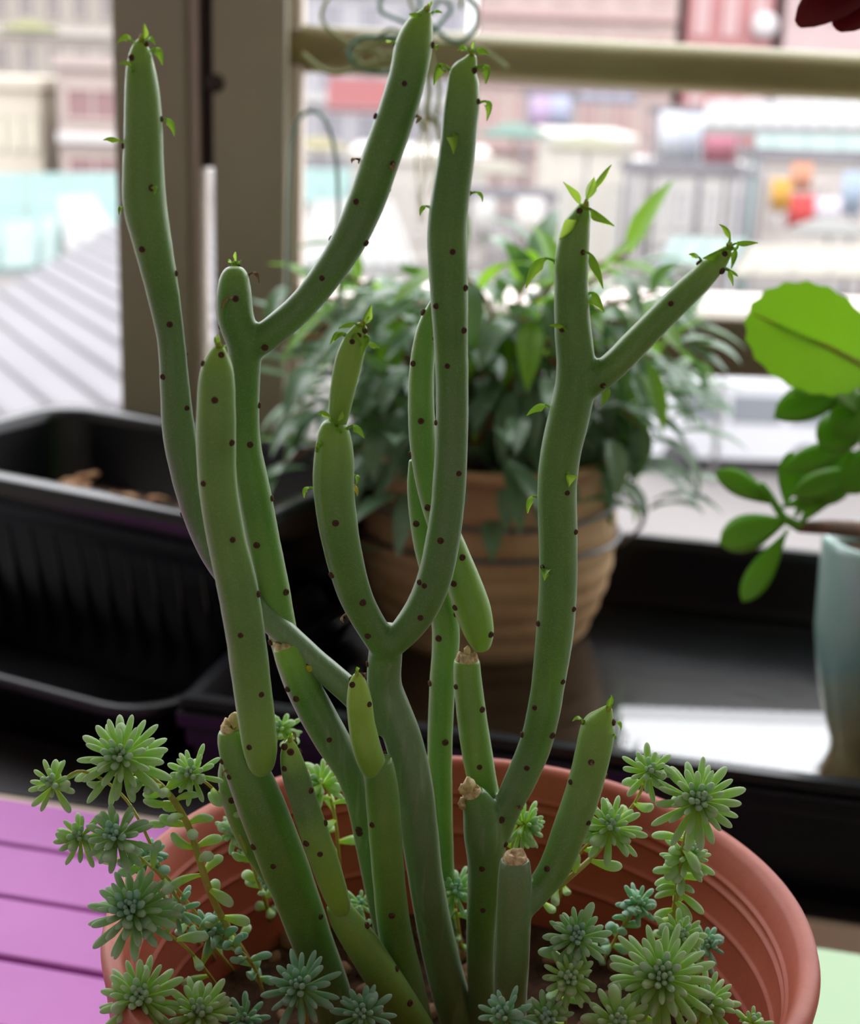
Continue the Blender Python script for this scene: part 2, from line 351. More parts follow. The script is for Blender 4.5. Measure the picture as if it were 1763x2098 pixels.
def canopy_roof(pts, thick, mats, label, name='market_canopy', ribs=0, cat='canopy', group='market roofs below the window', posts=True):
    """flat sloping roof from 4 world corners, with purlins and posts"""
    p = [Vector(q) for q in pts]; c = sum(p, Vector()) / 4
    root = empty(name, (c.x, c.y, c.z), label, cat, group)
    dn = Vector((0, 0, -thick)); vs = p + [q + dn for q in p]
    mk('roof_sheet', (vs, [(0, 1, 2, 3), (7, 6, 5, 4), (0, 4, 5, 1), (1, 5, 6, 2), (2, 6, 7, 3), (3, 7, 4, 0)]), mats[0], root, smooth=False)
    for k in range(ribs):
        t = (k+.5)/ribs; a = p[0].lerp(p[1], t); b = p[3].lerp(p[2], t)
        mk('rib', beam(a + Vector((0, 0, .015)), b + Vector((0, 0, .015)), .05, .026, .008), mats[1], root)
    if posts:
        for q in p: mk('post', tube([q + dn, Vector((q.x, q.y, GZ))], .06, 8), mats[1], root)
    return root
def parasol(px, py, Y, rpx, hgt, col, label, nseg=10, flat=.35):
    a = E(px, py, Y); r = rpx * mpp(a)
    root = empty('market_parasol', (a.x, Y, GZ), label, 'parasol', 'market parasols')
    vs, fs = [a + Vector((0, 0, r*flat))], []
    for j, (rr, zz) in enumerate(((.35, .27), (.7, .13), (1, 0), (1, -.09))):
        for k in range(nseg*2):
            an = math.pi*k/nseg; q = rr*r*(1 if k % 2 == 0 else .96); vs.append(a + Vector((q*math.cos(an), q*math.sin(an), r*flat*(zz/.35) if j < 3 else -r*.09)))
    n = nseg*2
    for k in range(n): fs.append((0, 1+k, 1+(k+1) % n))
    for j in range(3):
        for k in range(n): fs.append((1+j*n+k, 1+(j+1)*n+k, 1+(j+1)*n+(k+1) % n, 1+j*n+(k+1) % n))
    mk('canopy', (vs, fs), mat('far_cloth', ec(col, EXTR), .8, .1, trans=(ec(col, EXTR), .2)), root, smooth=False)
    mk('pole', tube([a + Vector((0, 0, r*flat)), Vector((a.x, Y, GZ + .05))], .04, 8), M_FPOST, root)
    mk('foot', lathe([(0, .12), (.25, .12), (.3, .0), (0, 0)], (a.x, Y, GZ), 16), M_FPOST, root)
    return root
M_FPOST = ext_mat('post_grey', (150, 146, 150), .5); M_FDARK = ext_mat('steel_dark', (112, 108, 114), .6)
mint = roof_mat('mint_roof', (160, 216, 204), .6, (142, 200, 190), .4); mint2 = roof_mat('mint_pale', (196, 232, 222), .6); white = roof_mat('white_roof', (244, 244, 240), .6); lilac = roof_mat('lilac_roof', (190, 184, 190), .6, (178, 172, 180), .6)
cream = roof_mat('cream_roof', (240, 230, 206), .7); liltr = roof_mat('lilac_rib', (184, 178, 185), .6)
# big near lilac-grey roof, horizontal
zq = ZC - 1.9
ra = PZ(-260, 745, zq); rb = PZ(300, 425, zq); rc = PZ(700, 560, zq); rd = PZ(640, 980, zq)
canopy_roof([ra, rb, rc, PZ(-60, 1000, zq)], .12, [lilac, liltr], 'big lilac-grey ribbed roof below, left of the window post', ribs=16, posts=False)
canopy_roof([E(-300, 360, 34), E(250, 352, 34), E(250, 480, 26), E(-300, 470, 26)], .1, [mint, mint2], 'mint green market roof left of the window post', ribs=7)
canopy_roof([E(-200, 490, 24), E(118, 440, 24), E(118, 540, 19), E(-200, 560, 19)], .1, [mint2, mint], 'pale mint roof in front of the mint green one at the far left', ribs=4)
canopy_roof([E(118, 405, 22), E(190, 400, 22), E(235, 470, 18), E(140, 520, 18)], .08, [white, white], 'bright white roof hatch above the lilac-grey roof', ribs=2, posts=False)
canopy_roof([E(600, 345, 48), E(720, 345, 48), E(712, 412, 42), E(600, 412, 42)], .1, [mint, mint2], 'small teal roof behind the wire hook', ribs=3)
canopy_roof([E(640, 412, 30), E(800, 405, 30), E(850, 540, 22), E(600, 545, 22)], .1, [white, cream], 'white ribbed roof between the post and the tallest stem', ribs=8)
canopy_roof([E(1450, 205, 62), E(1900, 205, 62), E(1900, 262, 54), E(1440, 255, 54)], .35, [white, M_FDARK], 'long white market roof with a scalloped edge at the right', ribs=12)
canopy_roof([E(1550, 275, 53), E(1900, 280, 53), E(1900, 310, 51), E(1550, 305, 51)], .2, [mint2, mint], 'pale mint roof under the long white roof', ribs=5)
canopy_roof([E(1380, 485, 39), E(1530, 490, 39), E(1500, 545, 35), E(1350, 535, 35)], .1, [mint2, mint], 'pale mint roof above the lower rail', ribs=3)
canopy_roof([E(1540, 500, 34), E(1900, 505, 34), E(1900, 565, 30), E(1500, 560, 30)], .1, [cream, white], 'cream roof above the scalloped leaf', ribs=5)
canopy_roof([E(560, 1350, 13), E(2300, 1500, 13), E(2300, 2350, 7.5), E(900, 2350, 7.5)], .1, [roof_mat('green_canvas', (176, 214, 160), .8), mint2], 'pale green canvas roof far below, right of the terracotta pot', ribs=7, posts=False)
# red awning on the grey building
def awning(px0, px1, py0, py1, Y, col, label):
    a = E(px0, py0, Y); b = E(px1, py1, Y); root = empty('shop_awning', ((a.x+b.x)/2, Y, b.z), label, 'awning', 'shop awnings across the street')
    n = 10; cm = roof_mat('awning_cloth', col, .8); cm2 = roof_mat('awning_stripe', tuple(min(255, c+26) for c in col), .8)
    for k in range(n):
        x0 = a.x + (b.x-a.x)*k/n; x1 = a.x + (b.x-a.x)*(k+1)/n
        mk('awning_strip', ([(x0, Y, a.z), (x1, Y, a.z), (x1, Y-1.6, b.z+.3), (x0, Y-1.6, b.z+.3), (x1, Y-1.62, b.z), (x0, Y-1.62, b.z), (x0, Y, a.z-.05), (x1, Y, a.z-.05), (x1, Y-1.5, b.z+.26), (x0, Y-1.5, b.z+.26)],
            [(0, 3, 2, 1), (3, 5, 4, 2), (6, 7, 8, 9), (0, 6, 9, 3), (1, 2, 8, 7)]), cm if k % 2 else cm2, root, smooth=False)
    mk('awning_bar', tube([(a.x, Y-1.6, b.z+.28), (b.x, Y-1.6, b.z+.28)], .05, 8), M_FPOST, root)
awning(675, 800, 158, 232, 90, (214, 104, 104), 'salmon red shop awning under the handrail left of the tallest stem')
awning(1120, 1300, 185, 215, 91, (190, 190, 214), 'pale lilac shop awning under the handrail')
awning(1440, 1530, 195, 226, 90, (216, 120, 120), 'small rose shop awning above the long white roof')
parasol(1055, 275, 52, 72, 3, (172, 222, 200), 'mint green parasol right of the second tallest stem')
parasol(1205, 300, 50, 78, 3, (246, 240, 200), 'cream parasol over the small kiosk')
parasol(655, 300, 50, 62, 3, (246, 232, 168), 'yellow cream parasol framed by the wire hook')
parasol(1020, 350, 43, 66, 3, (250, 240, 214), 'off-white parasol in front of the mint green one')
parasol(60, 60, 80, 60, 3, (226, 226, 150), 'yellowish parasol high at the far left')
parasol(25, 190, 76, 42, 3, (226, 226, 232), 'pale grey parasol at the far left')
parasol(1700, 470, 36, 80, 3, (236, 236, 226), 'ivory parasol above the cream roof at the right')

# stall with hanging goods
def stall(px0, px1, pyt, Y, label, goods):
    a = E(px0, pyt, Y); b = E(px1, pyt, Y); root = empty('market_stall', ((a.x+b.x)/2, Y, GZ), label, 'stall')
    for x in (a.x, b.x):
        for y in (Y, Y+2): mk('post', tube([(x, y, GZ), (x, y, a.z)], .07, 8), M_FDARK, root)
    mk('beam', beam((a.x-.2, Y, a.z), (b.x+.2, Y, a.z), .12, .3, .03), M_FDARK, root)
    mk('beam', beam((a.x-.2, Y+2, a.z), (b.x+.2, Y+2, a.z), .12, .3, .03), M_FDARK, root)
    mk('counter', box((a.x, Y, GZ + .8), (b.x, Y+1.2, GZ+.9), bev=.02), M_FPOST, root, smooth=False)
    for i, (gx0, gx1, gy0, gy1, col, lab) in enumerate(goods):
        p = E(gx0, gy0, Y-.12); q = E(gx1, gy1, Y-.12); w_ = q.x-p.x; h_ = p.z-q.z; n = 12
        vs, fs = [], []
        for side in (0, .05):
            for k in range(n+1):
                t = k/n; yy = Y-.12 + side + .06*math.sin(t*19)
                sh = .12*w_ if True else 0
                vs += [Vector((p.x + t*w_, yy, p.z)), Vector((p.x + t*w_, yy, q.z + .04*math.sin(t*9)))]
        m_ = 2*(n+1)
        for k in range(n):
            fs += [(2*k, 2*k+1, 2*k+3, 2*k+2), (m_+2*k, m_+2*k+2, m_+2*k+3, m_+2*k+1)]
            fs += [(2*k, 2*k+2, m_+2*k+2, m_+2*k), (2*k+1, m_+2*k+1, m_+2*k+3, 2*k+3)]
        fs += [(0, m_, m_+1, 1), (2*n, 2*n+1, m_+2*n+1, m_+2*n)]
        tag(mk('hanging_cloth', (vs, fs), ext_mat('cloth', col, .8), None, origin=((p.x+q.x)/2, Y-.12, p.z)), lab, 'cloth', 'cloths hung at the market stalls')
stall(1300, 1535, 345, 47, 'grey steel stall frame right of the cream parasol', [])
stall(1350, 1520, 225, 64, 'stall frame hung with white and pink cloth', [
    (1355, 1392, 228, 345, (236, 240, 250), 'white cloth hanging at the left of the stall'), (1396, 1438, 232, 340, (226, 234, 250), 'bluish white cloth hanging mid stall'), (1442, 1505, 262, 338, (234, 130, 150), 'pink cloth hanging at the right of the stall')])
stall(960, 1130, 400, 46, 'grey stall frame behind the bush, left', [(975, 1010, 405, 500, (226, 222, 216), 'pale grey cloth strip behind the bush'), (1060, 1110, 405, 500, (238, 230, 220), 'cream cloth strip behind the bush')])
stall(1560, 1800, 318, 44, 'stall frame hung with orange and red cloths at the right', [(1584, 1618, 366, 432, (240, 168, 50), 'orange yellow cloth hanging at the left of the right-hand stall'), (1624, 1662, 332, 392, (232, 150, 110), 'light orange cloth hanging above the red one'), (1620, 1666, 398, 470, (222, 50, 48), 'bright red cloth hanging at the right-hand stall'), (1672, 1722, 404, 458, (238, 226, 240), 'pale lilac cloth hanging right of the red one'), (1730, 1765, 350, 440, (176, 196, 220), 'dull blue cloth hanging at the far right')])
stall(1085, 1180, 190, 72, 'far stall frame hung with purple cloth under the handrail', [(1090, 1125, 195, 270, (196, 166, 208), 'purple cloth hanging far under the handrail'), (1130, 1165, 195, 265, (180, 186, 218), 'blue cloth hanging beside the purple one')])

def remesh(vf, voxel, smooth_it, mats, name, parent, origin=None, factor=.5):
    o = mk(name, vf, mats, parent, origin)
    md = o.modifiers.new('r', 'REMESH'); md.mode = 'VOXEL'; md.voxel_size = voxel; md.use_smooth_shade = True
    if smooth_it: ms = o.modifiers.new('s', 'SMOOTH'); ms.factor = factor; ms.iterations = smooth_it
    dg = bpy.context.evaluated_depsgraph_get(); dg.update()
    me = bpy.data.meshes.new_from_object(o.evaluated_get(dg)); me.name = name
    o.modifiers.clear(); old = o.data; o.data = me; bpy.data.meshes.remove(old)
    if not me.materials:
        for m in (mats if isinstance(mats, list) else [mats]): me.materials.append(m)
    me.polygons.foreach_set('use_smooth', [True]*len(me.polygons))
    return o
# white van parked below the lower rail
def van(px, py, Y, label):
    o = E(px, py, Y); o.z = GZ; root = empty('parked_van', o, label, 'van')
    wht = ext_mat('van_paint', (232, 232, 238), .35); gl = ext_mat('van_glass', (120, 126, 134), .15); tyre = ext_mat('tyre', (40, 40, 42), .8)
    prof = [(-2.1, .35), (-2.15, .9), (-1.95, 1.1), (-1.35, 1.85), (-1.0, 1.98), (2.0, 1.98), (2.15, 1.8), (2.2, .35)]
    vs = [o + Vector((x, y, z)) for y in (-.85, .85) for x, z in prof]; n = len(prof)
    mk('body', (vs, [tuple(range(n)), tuple(range(2*n-1, n-1, -1))] + [(i, i+n, (i+1) % n+n, (i+1) % n) for i in range(n)]), wht, root, smooth=False)
    for x0, x1 in ((-1.25, -.45), (-.3, .8), (.95, 1.95)):
        mk('window', box(o + Vector((x0, -.88, 1.15)), o + Vector((x1, -.84, 1.75)), bev=.02), gl, root, smooth=False)
    for x in (-1.35, 1.4):
        for y in (-.85, .75): mk('wheel', lathe([(0, 0), (.2, 0), (.34, .02), (.36, .08), (.34, .15), (0, .15)], o + Vector((x, y+.1, .36)), 20, Matrix.Rotation(R(90), 3, 'X')), tyre, root)
    mk('bumper', box(o + Vector((-2.25, -.85, .35)), o + Vector((-2.05, .85, .6)), bev=.04), gl, root, smooth=False)
    return root
van(1500, 960, 31.5, 'white van parked in the street below the lower rail')
# round white sign on the red building
sg = E(1568, 52, 94.55); rg = 26*mpp(sg)
tag(mk('round_sign', lathe([(0, -.2), (rg*.92, -.2), (rg, -.1), (rg, .1), (0, .1)], sg, 28, Matrix.Rotation(R(90), 3, 'X')), ext_mat('sign_white', (240, 230, 230))), 'round white sign on the rose-red building', 'sign')

# ================================================================ LEDGE, TABLE, TRAYS
YAW = R(-15)
def YM(o, yaw=YAW): return Matrix.Translation(Vector(o)) @ Matrix.Rotation(yaw, 4, 'Z')
ZW = -.018      # top of the plant shelf
fl = PZ(383, 1430, .058); fr = PZ(1763, 1612, .058)
yaw_t = math.atan2(fr.y - fl.y, fr.x - fl.x)
TM = YM((fl.x, fl.y, ZW), yaw_t)            # tray local: x along the front, y to the back
print('tray yaw', math.degrees(yaw_t), fl, fr)
root = empty('plant_shelf', TM @ Vector((0, 0, 0)), 'shade-dark shelf board with a beige front edge under the black trays', 'shelf')
mk('shelf_board', box((-.62, -.002, -.014), (1.0, .46, 0), TM, bev=.002), M_SHELF, root, smooth=False)
mk('edge_strip', box((-.62, -.008, -.016), (1.0, -.0022, -.001), TM, bev=.001), M_BEIGE, root, smooth=False)['label'] = 'pale beige edge strip'
for x, y in ((-.5, .05), (.8, .05), (-.5, .42), (.8, .42)):
    a = TM @ Vector((x, y, -.014)); mk('leg', tube([a, Vector((a.x, a.y, ZF))], .012, 10), M_DARKG, root)

# purple slatted stool
root = empty('slatted_stool', (-.15, .45, ZF), 'purple painted slatted stool under the terracotta pot', 'stool')
SM = YM((0, .45, 0), yaw_t)
for k in range(12):
    v = -.33 + k*.0475
    mk('slat', box((-.62, v, -.014), (.10, v+.0445, -.0004*(k % 3)), SM, bev=.0015), M_PURPLE, root, smooth=False)
for u in (-.55, -.02): mk('crossbar', box((u, -.32, -.040), (u+.04, .235, -.0145), SM, bev=.001), M_PURPLE, root, smooth=False)
for u in (-.53, .0):
    for v in (-.28, .2): mk('leg', box((u-.018, v-.018, ZF), (u+.018, v+.018, -.041), SM, bev=.002), M_PURPLE, root, smooth=False)

# tray
root = empty('drip_tray', TM @ Vector((.4, .2, 0)), 'long black tray holding water, standing on the shelf board', 'tray')
b = MB(); TL, TD, TH = .95, .40, .077
lo = .0005
def wall_prof(mb, p0, p1, inward):
    """profiled tray wall between two local corners"""
    p0, p1, inward = Vector(p0), Vector(p1), Vector(inward)
    pr = [(0.012, lo), (0.004, .03), (0.003, .046), (0.0, .047), (-0.001, .056), (.0, .058), (-.004, .060), (-.005, .068), (-.002, .070), (-.004, .0725), (-.002, TH), (.006, TH), (.008, .070), (.011, .03), (.016, .004)]
    n = len(pr); vs = []
    for p, e in ((p0, 1), (p1, -1)):
        t = (p1-p0).normalized()*e
        for d, z in pr: vs.append(TM @ (p + (inward + t)*d + Vector((0, 0, z))))
    mb.add(vs, [(i, i+1, n+i+1, n+i) for i in range(n-1)])
cs = [(0, 0, 0), (TL, 0, 0), (TL, TD, 0), (0, TD, 0)]
for i, inw in enumerate(((0, 1, 0), (-1, 0, 0), (0, -1, 0), (1, 0, 0))): wall_prof(b, cs[i], cs[(i+1) % 4], inw)
b.add(*box((.012, .012, lo), (TL-.012, TD-.012, .004), TM))
mk('tray_body', b.vf(), M_BLACK, root, smooth=False)
WZ = ZW + .010
wv = [TM @ Vector(p) for p in ((.012, .012, .024), (TL-.012, .012, .024), (TL-.012, TD-.012, .024), (.012, TD-.012, .024))]
wo = tag(mk('water', (wv + [v - Vector((0, 0, .0195)) for v in wv], [(0, 1, 2, 3), (7, 6, 5, 4), (0, 4, 5, 1), (1, 5, 6, 2), (2, 6, 7, 3), (3, 7, 4, 0)]), M_WATER, smooth=False), 'shallow still water lying in the long black tray', 'water', kind='stuff')

# ---- black planter at the left, on its saucer
pf0 = PZ(0, 985, .125); pf1 = PZ(372, 1058, .125); yaw_p = math.atan2(pf1.y-pf0.y, pf1.x-pf0.x)
print('planter yaw', math.degrees(yaw_p), pf0, pf1)
pc1 = PZ(508, 1092, .125)
PM = YM((pc1.x, pc1.y, 0), yaw_p)      # local origin front right rim corner, box extends to -x and +y
_q = PM.inverted() @ PZ(128, 822, .128); PL, PD = -_q.x, _q.y; print('planter', PL, PD)
def ring(w0, w1, d0, d1, z, r, n=5):    # rounded rectangle ring in local coords
    out = []
    for cx, cy, a0 in ((w1-r, d1-r, 0), (w0+r, d1-r, 90), (w0+r, d0+r, 180), (w1-r, d0+r, 270)):
        for k in range(n+1): a = R(a0+90*k/n); out.append(PM @ Vector((cx+r*math.cos(a), cy+r*math.sin(a), z)))
    return out
def rings(rs, close_bottom=True):
    b = MB(); n = len(rs[0]); vs = [v for r_ in rs for v in r_]; fs = []
    for i in range(len(rs)-1):
        for k in range(n): fs.append((i*n+k, i*n+(k+1) % n, (i+1)*n+(k+1) % n, (i+1)*n+k))
    if close_bottom: fs.append(tuple((len(rs)-1)*n+k for k in range(n)))
    return vs, fs
PLX = PL
def planter_ring(off, z, r=.03): return ring(-PLX+off, -off, off, PD-off, z, r)
ZS = ZW + .008
root = empty('planter_box', PM @ Vector((-.3, .14, ZS)), 'long black plastic planter box with bark chips at the left', 'planter')
rr = [planter_ring(.030, ZS), planter_ring(.012, .095), planter_ring(.010, .100), planter_ring(.0, .101), planter_ring(-.001, .122), planter_ring(.0, .1275), planter_ring(.002, .129), planter_ring(.013, .129), planter_ring(.016, .126), planter_ring(.017, .120), planter_ring(.030, ZS + .006)]
vs, fs = rings(rr); n = len(rr[0]); fs.append(tuple(range(n))[::-1])
mk('planter_body', (vs, fs), M_PLANT, root)
for k in range(int((PL-.06)/.0205)):      # vertical ribs on the front face
    x = -PL + .04 + k*.0205
    mk('rib', tube([PM @ Vector((x, .0265, ZS + .012)), PM @ Vector((x, .0125, .092))], .0010, 6), M_PLANT, root)
mk('soil', rings([planter_ring(.0200, .068, .026), planter_ring(.035, .071, .02), planter_ring(.10, .070, .02)]), M_SOIL, root)
chips = 0
rc = random.Random(3)
for k in range(42):
    x = rc.uniform(-PL+.05, -.05); y = rc.uniform(.10, PD-.045); s = rc.uniform(.008, .018)
    c = PM @ Vector((x, y, .0735 + rc.random()*.008)); bm = bmesh.new(); bmesh.ops.create_icosphere(bm, subdivisions=2, radius=1)
    for v in bm.verts:
        q = v.co.copy(); v.co = Vector((q.x*s, q.y*s*.55, q.z*s*.28)) * (1 + .35*noise.noise(q*1.7 + Vector((k*3.1, 0, 0))))
    Mr = Euler((rc.uniform(-.4, .4), rc.uniform(-.4, .4), rc.uniform(0, 6))).to_matrix()
    bm.verts.index_update(); vf = ([c + Mr @ v.co for v in bm.verts], [[v.index for v in f.verts] for f in bm.faces]); bm.free()
    tag(mk('bark_chip', vf, M_CHIP, None, origin=c, smooth=False), 'tan bark chip lying in the black planter box', 'bark chip', 'bark chips in the planter box')
root = empty('planter_saucer', PM @ Vector((-.3, .14, ZW)), 'shallow black saucer under the long planter box', 'saucer')
def sr(off, z): return ring(-PLX-.06+off, -.012-off, -.085+off, PD-.02-off, z, .035)
rr = [sr(.02, ZW+.0008), sr(.004, .022), sr(-.002, .024), sr(-.003, .031), sr(0, .033), sr(.005, .031), sr(.02, .005), sr(.03, ZW+.006)]
vs, fs = rings(rr); fs.append(tuple(range(n))[::-1])
mk('saucer_body', (vs, fs), M_BLACKR, root)

# ---- ribbed clay pot with wire, in the tray
bc = P(998, 1400, 1.0); cY = 1.035; cx0 = P(996, 1150, cY).x; C0 = Vector((cx0, cY, ZW + .005))
top = P(996, 948, cY-.06).z
root = empty('clay_pot', C0, 'brown ribbed clay pot wound with wire, standing in the tray', 'pot'); Hc = top - C0.z; print('clay h', Hc)
prof = []
for k in range(61):
    t = k/60; rr_ = .066 + .027*math.sin(min(1, t/.62)*math.pi/2) - .010*max(0, (t-.62)/.38)**2
    rr_ += .0022*abs(math.sin(t*math.pi*9)) if t < .8 else 0
    prof.append((rr_, t*Hc*.93))
prof += [(.092, Hc*.94), (.094, Hc), (.086, Hc), (.084, Hc*.9), (.08, .08)]
mk('pot_body', lathe([(0, 0)] + prof + [(0, .08)], C0, 64), M_CLAY, root)
mk('soil', lathe([(0, Hc*.9), (.05, Hc*.905), (.0838, Hc*.895)], C0, 32), M_SOIL, root)
for zf, tl in ((.80, .006), (.60, -.004)):
    pts = []
    for k in range(49):
        a = 2*math.pi*k/48; t = zf + tl*math.sin(a)/Hc; rr_ = .066 + .027*math.sin(min(1, t/.62)*math.pi/2) + .0042
        pts.append(C0 + Vector((rr_*math.cos(a), rr_*math.sin(a), t*Hc)))
    mk('wire_band', tube(pts, .0018, 8), M_WIRE, root)
pts = [C0 + Vector((.097 + .016*math.sin(t*3.14), -.01, Hc*.8 - t*Hc*.25)) for t in [i/12 for i in range(13)]]
mk('wire_loop', tube(pts, .0016, 8), M_WIRE, root)

# leaf blades ----------------------------------------------------
def blade(L, W, curl, fold, n=9, shape='lance', th=.0):
    """leaf along +X from origin, width Y, curling down (-Z); 5 verts across"""
    vs, fs = [], []
    for i in range(n+1):
        t = i/n
        if shape == 'lance': w_ = W*.5*(math.sin(math.pi*min(1, t*.97+.03)**.8))**.9
        elif shape == 'obov': w_ = W*.5*max(0.12*(1-t), math.sin(math.pi*t**1.5)**.65 if t < 1 else 0)
        else: w_ = W*.5*math.sin(math.pi*(t*.96+.02)**.9)**.55
        a = curl*t; x = L*(math.sin(a)/curl if abs(curl) > 1e-3 else t); z = -L*((1-math.cos(a))/curl if abs(curl) > 1e-3 else 0)
        nx, nz = math.sin(a), math.cos(a)
        for s in (-1, -.5, 0, .5, 1):
            h = abs(s)*w_*math.sin(fold); vs.append(Vector((x + nx*h, s*w_*math.cos(fold), z + nz*h)))
    for i in range(n):
        for k in range(4): fs.append((i*5+k, i*5+k+1, (i+1)*5+k+1, (i+1)*5+k))
    if th:
        m_ = len(vs); vs2 = [v - Vector((0, 0, th*(1 - abs(((i % 5)-2)/2))*1.0 + .0001)) for i, v in enumerate(vs)]
        fs = fs + [tuple(m_+j for j in f[::-1]) for f in fs]; vs = vs + vs2
        for i in range(n):
            for k in (0, 4): fs.append((i*5+k, (i+1)*5+k, m_+(i+1)*5+k, m_+i*5+k) if k == 0 else (i*5+k, m_+i*5+k, m_+(i+1)*5+k, (i+1)*5+k))
    return vs, fs
def mesh_of(vf, name, m):
    me = bpy.data.meshes.new(name); me.from_pydata([tuple(v) for v in vf[0]], [], vf[1]); me.materials.append(m)
    me.polygons.foreach_set('use_smooth', [True]*len(me.polygons)); me.update(); return me

# ---- bushy plant in the clay pot
rb_ = random.Random(11)
bp0 = C0 + Vector((0, 0, Hc*.9))
root = empty('bushy_plant', bp0, 'bushy plant with narrow grey-green leaves growing in the ribbed clay pot', 'plant')
bm_grey = [mesh_of(blade(.056, .0165, c, f), 'leaf', M_BLEAF) for c, f in ((.5, .3), (1.2, .25), (1.9, .35))]
bm_br = [mesh_of(blade(.054, .0175, c, f), 'leaf', M_BLEAF2) for c, f in ((.4, .3), (1.1, .3))]
ends = []
tg = [(560, 700, 0), (600, 590, 1), (640, 860, 0), (580, 950, -.5), (690, 990, -.6), (660, 740, 0), (735, 640, 1), (760, 800, 0), (800, 950, 0), (820, 620, 1), (700, 560, 1), (860, 870, 0), (900, 560, 1),
      (1000, 640, 1), (1020, 760, 0), (1080, 840, 0), (1000, 860, 0), (1090, 560, 1), (1090, 660, 1), (1250, 560, 1), (1290, 520, 1), (1290, 660, 1), (1240, 860, 0), (1290, 790, 0), (1340, 730, 0), (1380, 760, -.2), (1330, 900, -.6), (1240, 960, -.4), (1060, 900, 0), (1390, 680, .3), (1160, 760, 0), (1200, 620, 1), (950, 700, 0), (740, 900, 0), (880, 760, 0), (1110, 500, 1), (640, 660, .5), (1340, 600, .8)]
nl = 0
for (px, py, upw) in tg:
    Yt = cY + rb_.uniform(-.10, .07); tip = P(px, py, Yt)
    base = bp0 + Vector((rb_.uniform(-.05, .05), rb_.uniform(-.05, .05), 0)); mid = base.lerp(tip, .5) + Vector((0, 0, .03 + .02*rb_.random()))
    cp = catmull([tuple(base), tuple(mid), tuple(tip)], 6); mk('stem', tube(cp, [.0022*(1-.5*i/len(cp)) for i in range(len(cp))], 6), M_BSTEM, root)
    axis = (tip - mid).normalized()
    for k in range(7):
        if nl >= 296: break
        t = 1 - k*.085; j = min(len(cp)-1, int(t*(len(cp)-1))); q = Vector(cp[j])
        az = k*2.4 + rb_.random(); side = axis.orthogonal().normalized(); side = Matrix.Rotation(az, 3, axis) @ side
        d = (axis*(.9 - .12*k) + side*.9 + Vector((0, 0, -.12*k + .25*upw))).normalized()
        bright = rb_.random() < (.42 if py < 700 else .12)
        me = rb_.choice(bm_br if bright else bm_grey); s = rb_.uniform(.75, 1.25)
        inst('leaf', me, frame(q, d, (0, 0, 1)) @ Matrix.Diagonal((s, s*rb_.uniform(.85, 1.2), s, 1)), root); nl += 1
fb_ = MB()
for k in range(360):
    a = rb_.uniform(0, 2*math.pi); e = rb_.uniform(-.75, .85); rr_ = rb_.uniform(.35, 1.0)
    q = bp0 + Vector((.155*rr_*math.cos(a)*math.cos(e), .12*rr_*math.sin(a)*math.cos(e), .055 + .13*rr_*math.sin(e)))
    d = (Vector((math.cos(a), math.sin(a), rb_.uniform(-.55, .75))) + Vector((rb_.uniform(-.5, .5), rb_.uniform(-.5, .5), 0))).normalized()
    v_, f_ = blade(.052*rb_.uniform(.7, 1.15), .016, rb_.uniform(.3, 1.3), .3, 6); Mf = frame(q, d, (0, 0, 1)); fb_.add([Mf @ p for p in v_], f_)
mk('foliage', fb_.vf(), M_BLEAF, root)['kind'] = 'stuff'
print('bush leaves', nl)

# ---- wire hook and curled air plant hanging near the top
def pxtube(pts, Y, r, seg=8, n=8):
    c = catmull([(p[0], p[1], p[2] if len(p) > 2 else Y) for p in pts], n)
    return tube([P(a, b_, y) for a, b_, y in c], r, seg)
ho = mk('wire_hook', pxtube([(590, 620), (592, 420), (598, 300), (612, 245), (640, 228), (668, 248), (688, 320), (694, 420), (694, 560), (694, 700)], 1.0, .0014), M_GWIRE, None, origin=P(640, 640, 1.0))
tag(ho, 'thin green wire bent into an arch in front of the window post', 'wire')
root = empty('air_plant', P(870, 60, .92), 'hanging air plant of curled green leaves at the top centre', 'plant')
M_AIR = mat('air_leaf', sc(168, 184, 120), .5, .4, trans=(sc(160, 180, 90), .2)); M_AIRD = mat('air_leaf_dark', sc(88, 150, 116), .45, .4); M_HAIR = mat('air_root', sc(206, 204, 150), .6, .3, trans=(sc(220, 220, 160), .4))
for pts, m_, r_ in (
    ([(870, 60), (815, 40), (780, 20), (790, -20), (830, -30), (860, 0), (850, 60), (820, 90), (800, 70)], M_AIRD, .0011),
    ([(880, 50), (930, 85), (965, 70), (978, 30), (960, -10), (930, -40)], M_AIRD, .0012),
    ([(880, 70), (910, 40), (925, 15), (900, 0), (885, 30)], M_AIRD, .0011),
    ([(860, 80), (790, 75), (735, 80), (715, 110), (740, 140), (800, 150), (850, 130)], M_AIRD, .0012),
    ([(860, 90), (780, 85), (730, 115), (760, 140), (830, 120)], M_AIR, .0013),
    ([(870, 100), (760, 130), (680, 150), (620, 110)], M_AIR, .0013),
    ([(860, 110), (740, 100), (660, 40), (690, -30)], M_AIR, .0010),
    ([(890, 90), (960, 95), (1000, 110), (1040, 140)], M_AIR, .0011),
    ([(870, 100), (880, 180), (875, 230), (890, 250)], M_AIR, .0016),
    ([(875, 100), (850, 200), (870, 270)], M_AIR, .0012),
    ([(880, 110), (900, 180), (895, 240), (905, 290)], M_AIR, .0012),
    ([(870, 60), (840, -10), (900, -60), (940, -40), (945, 20)], M_AIR, .0010),
    ([(855, 85), (800, 60), (770, 90), (790, 130), (840, 118)], M_AIR, .0010)):
    mk('leaf', pxtube(pts, .92, r_*1.15), m_, root)
rh = random.Random(5)
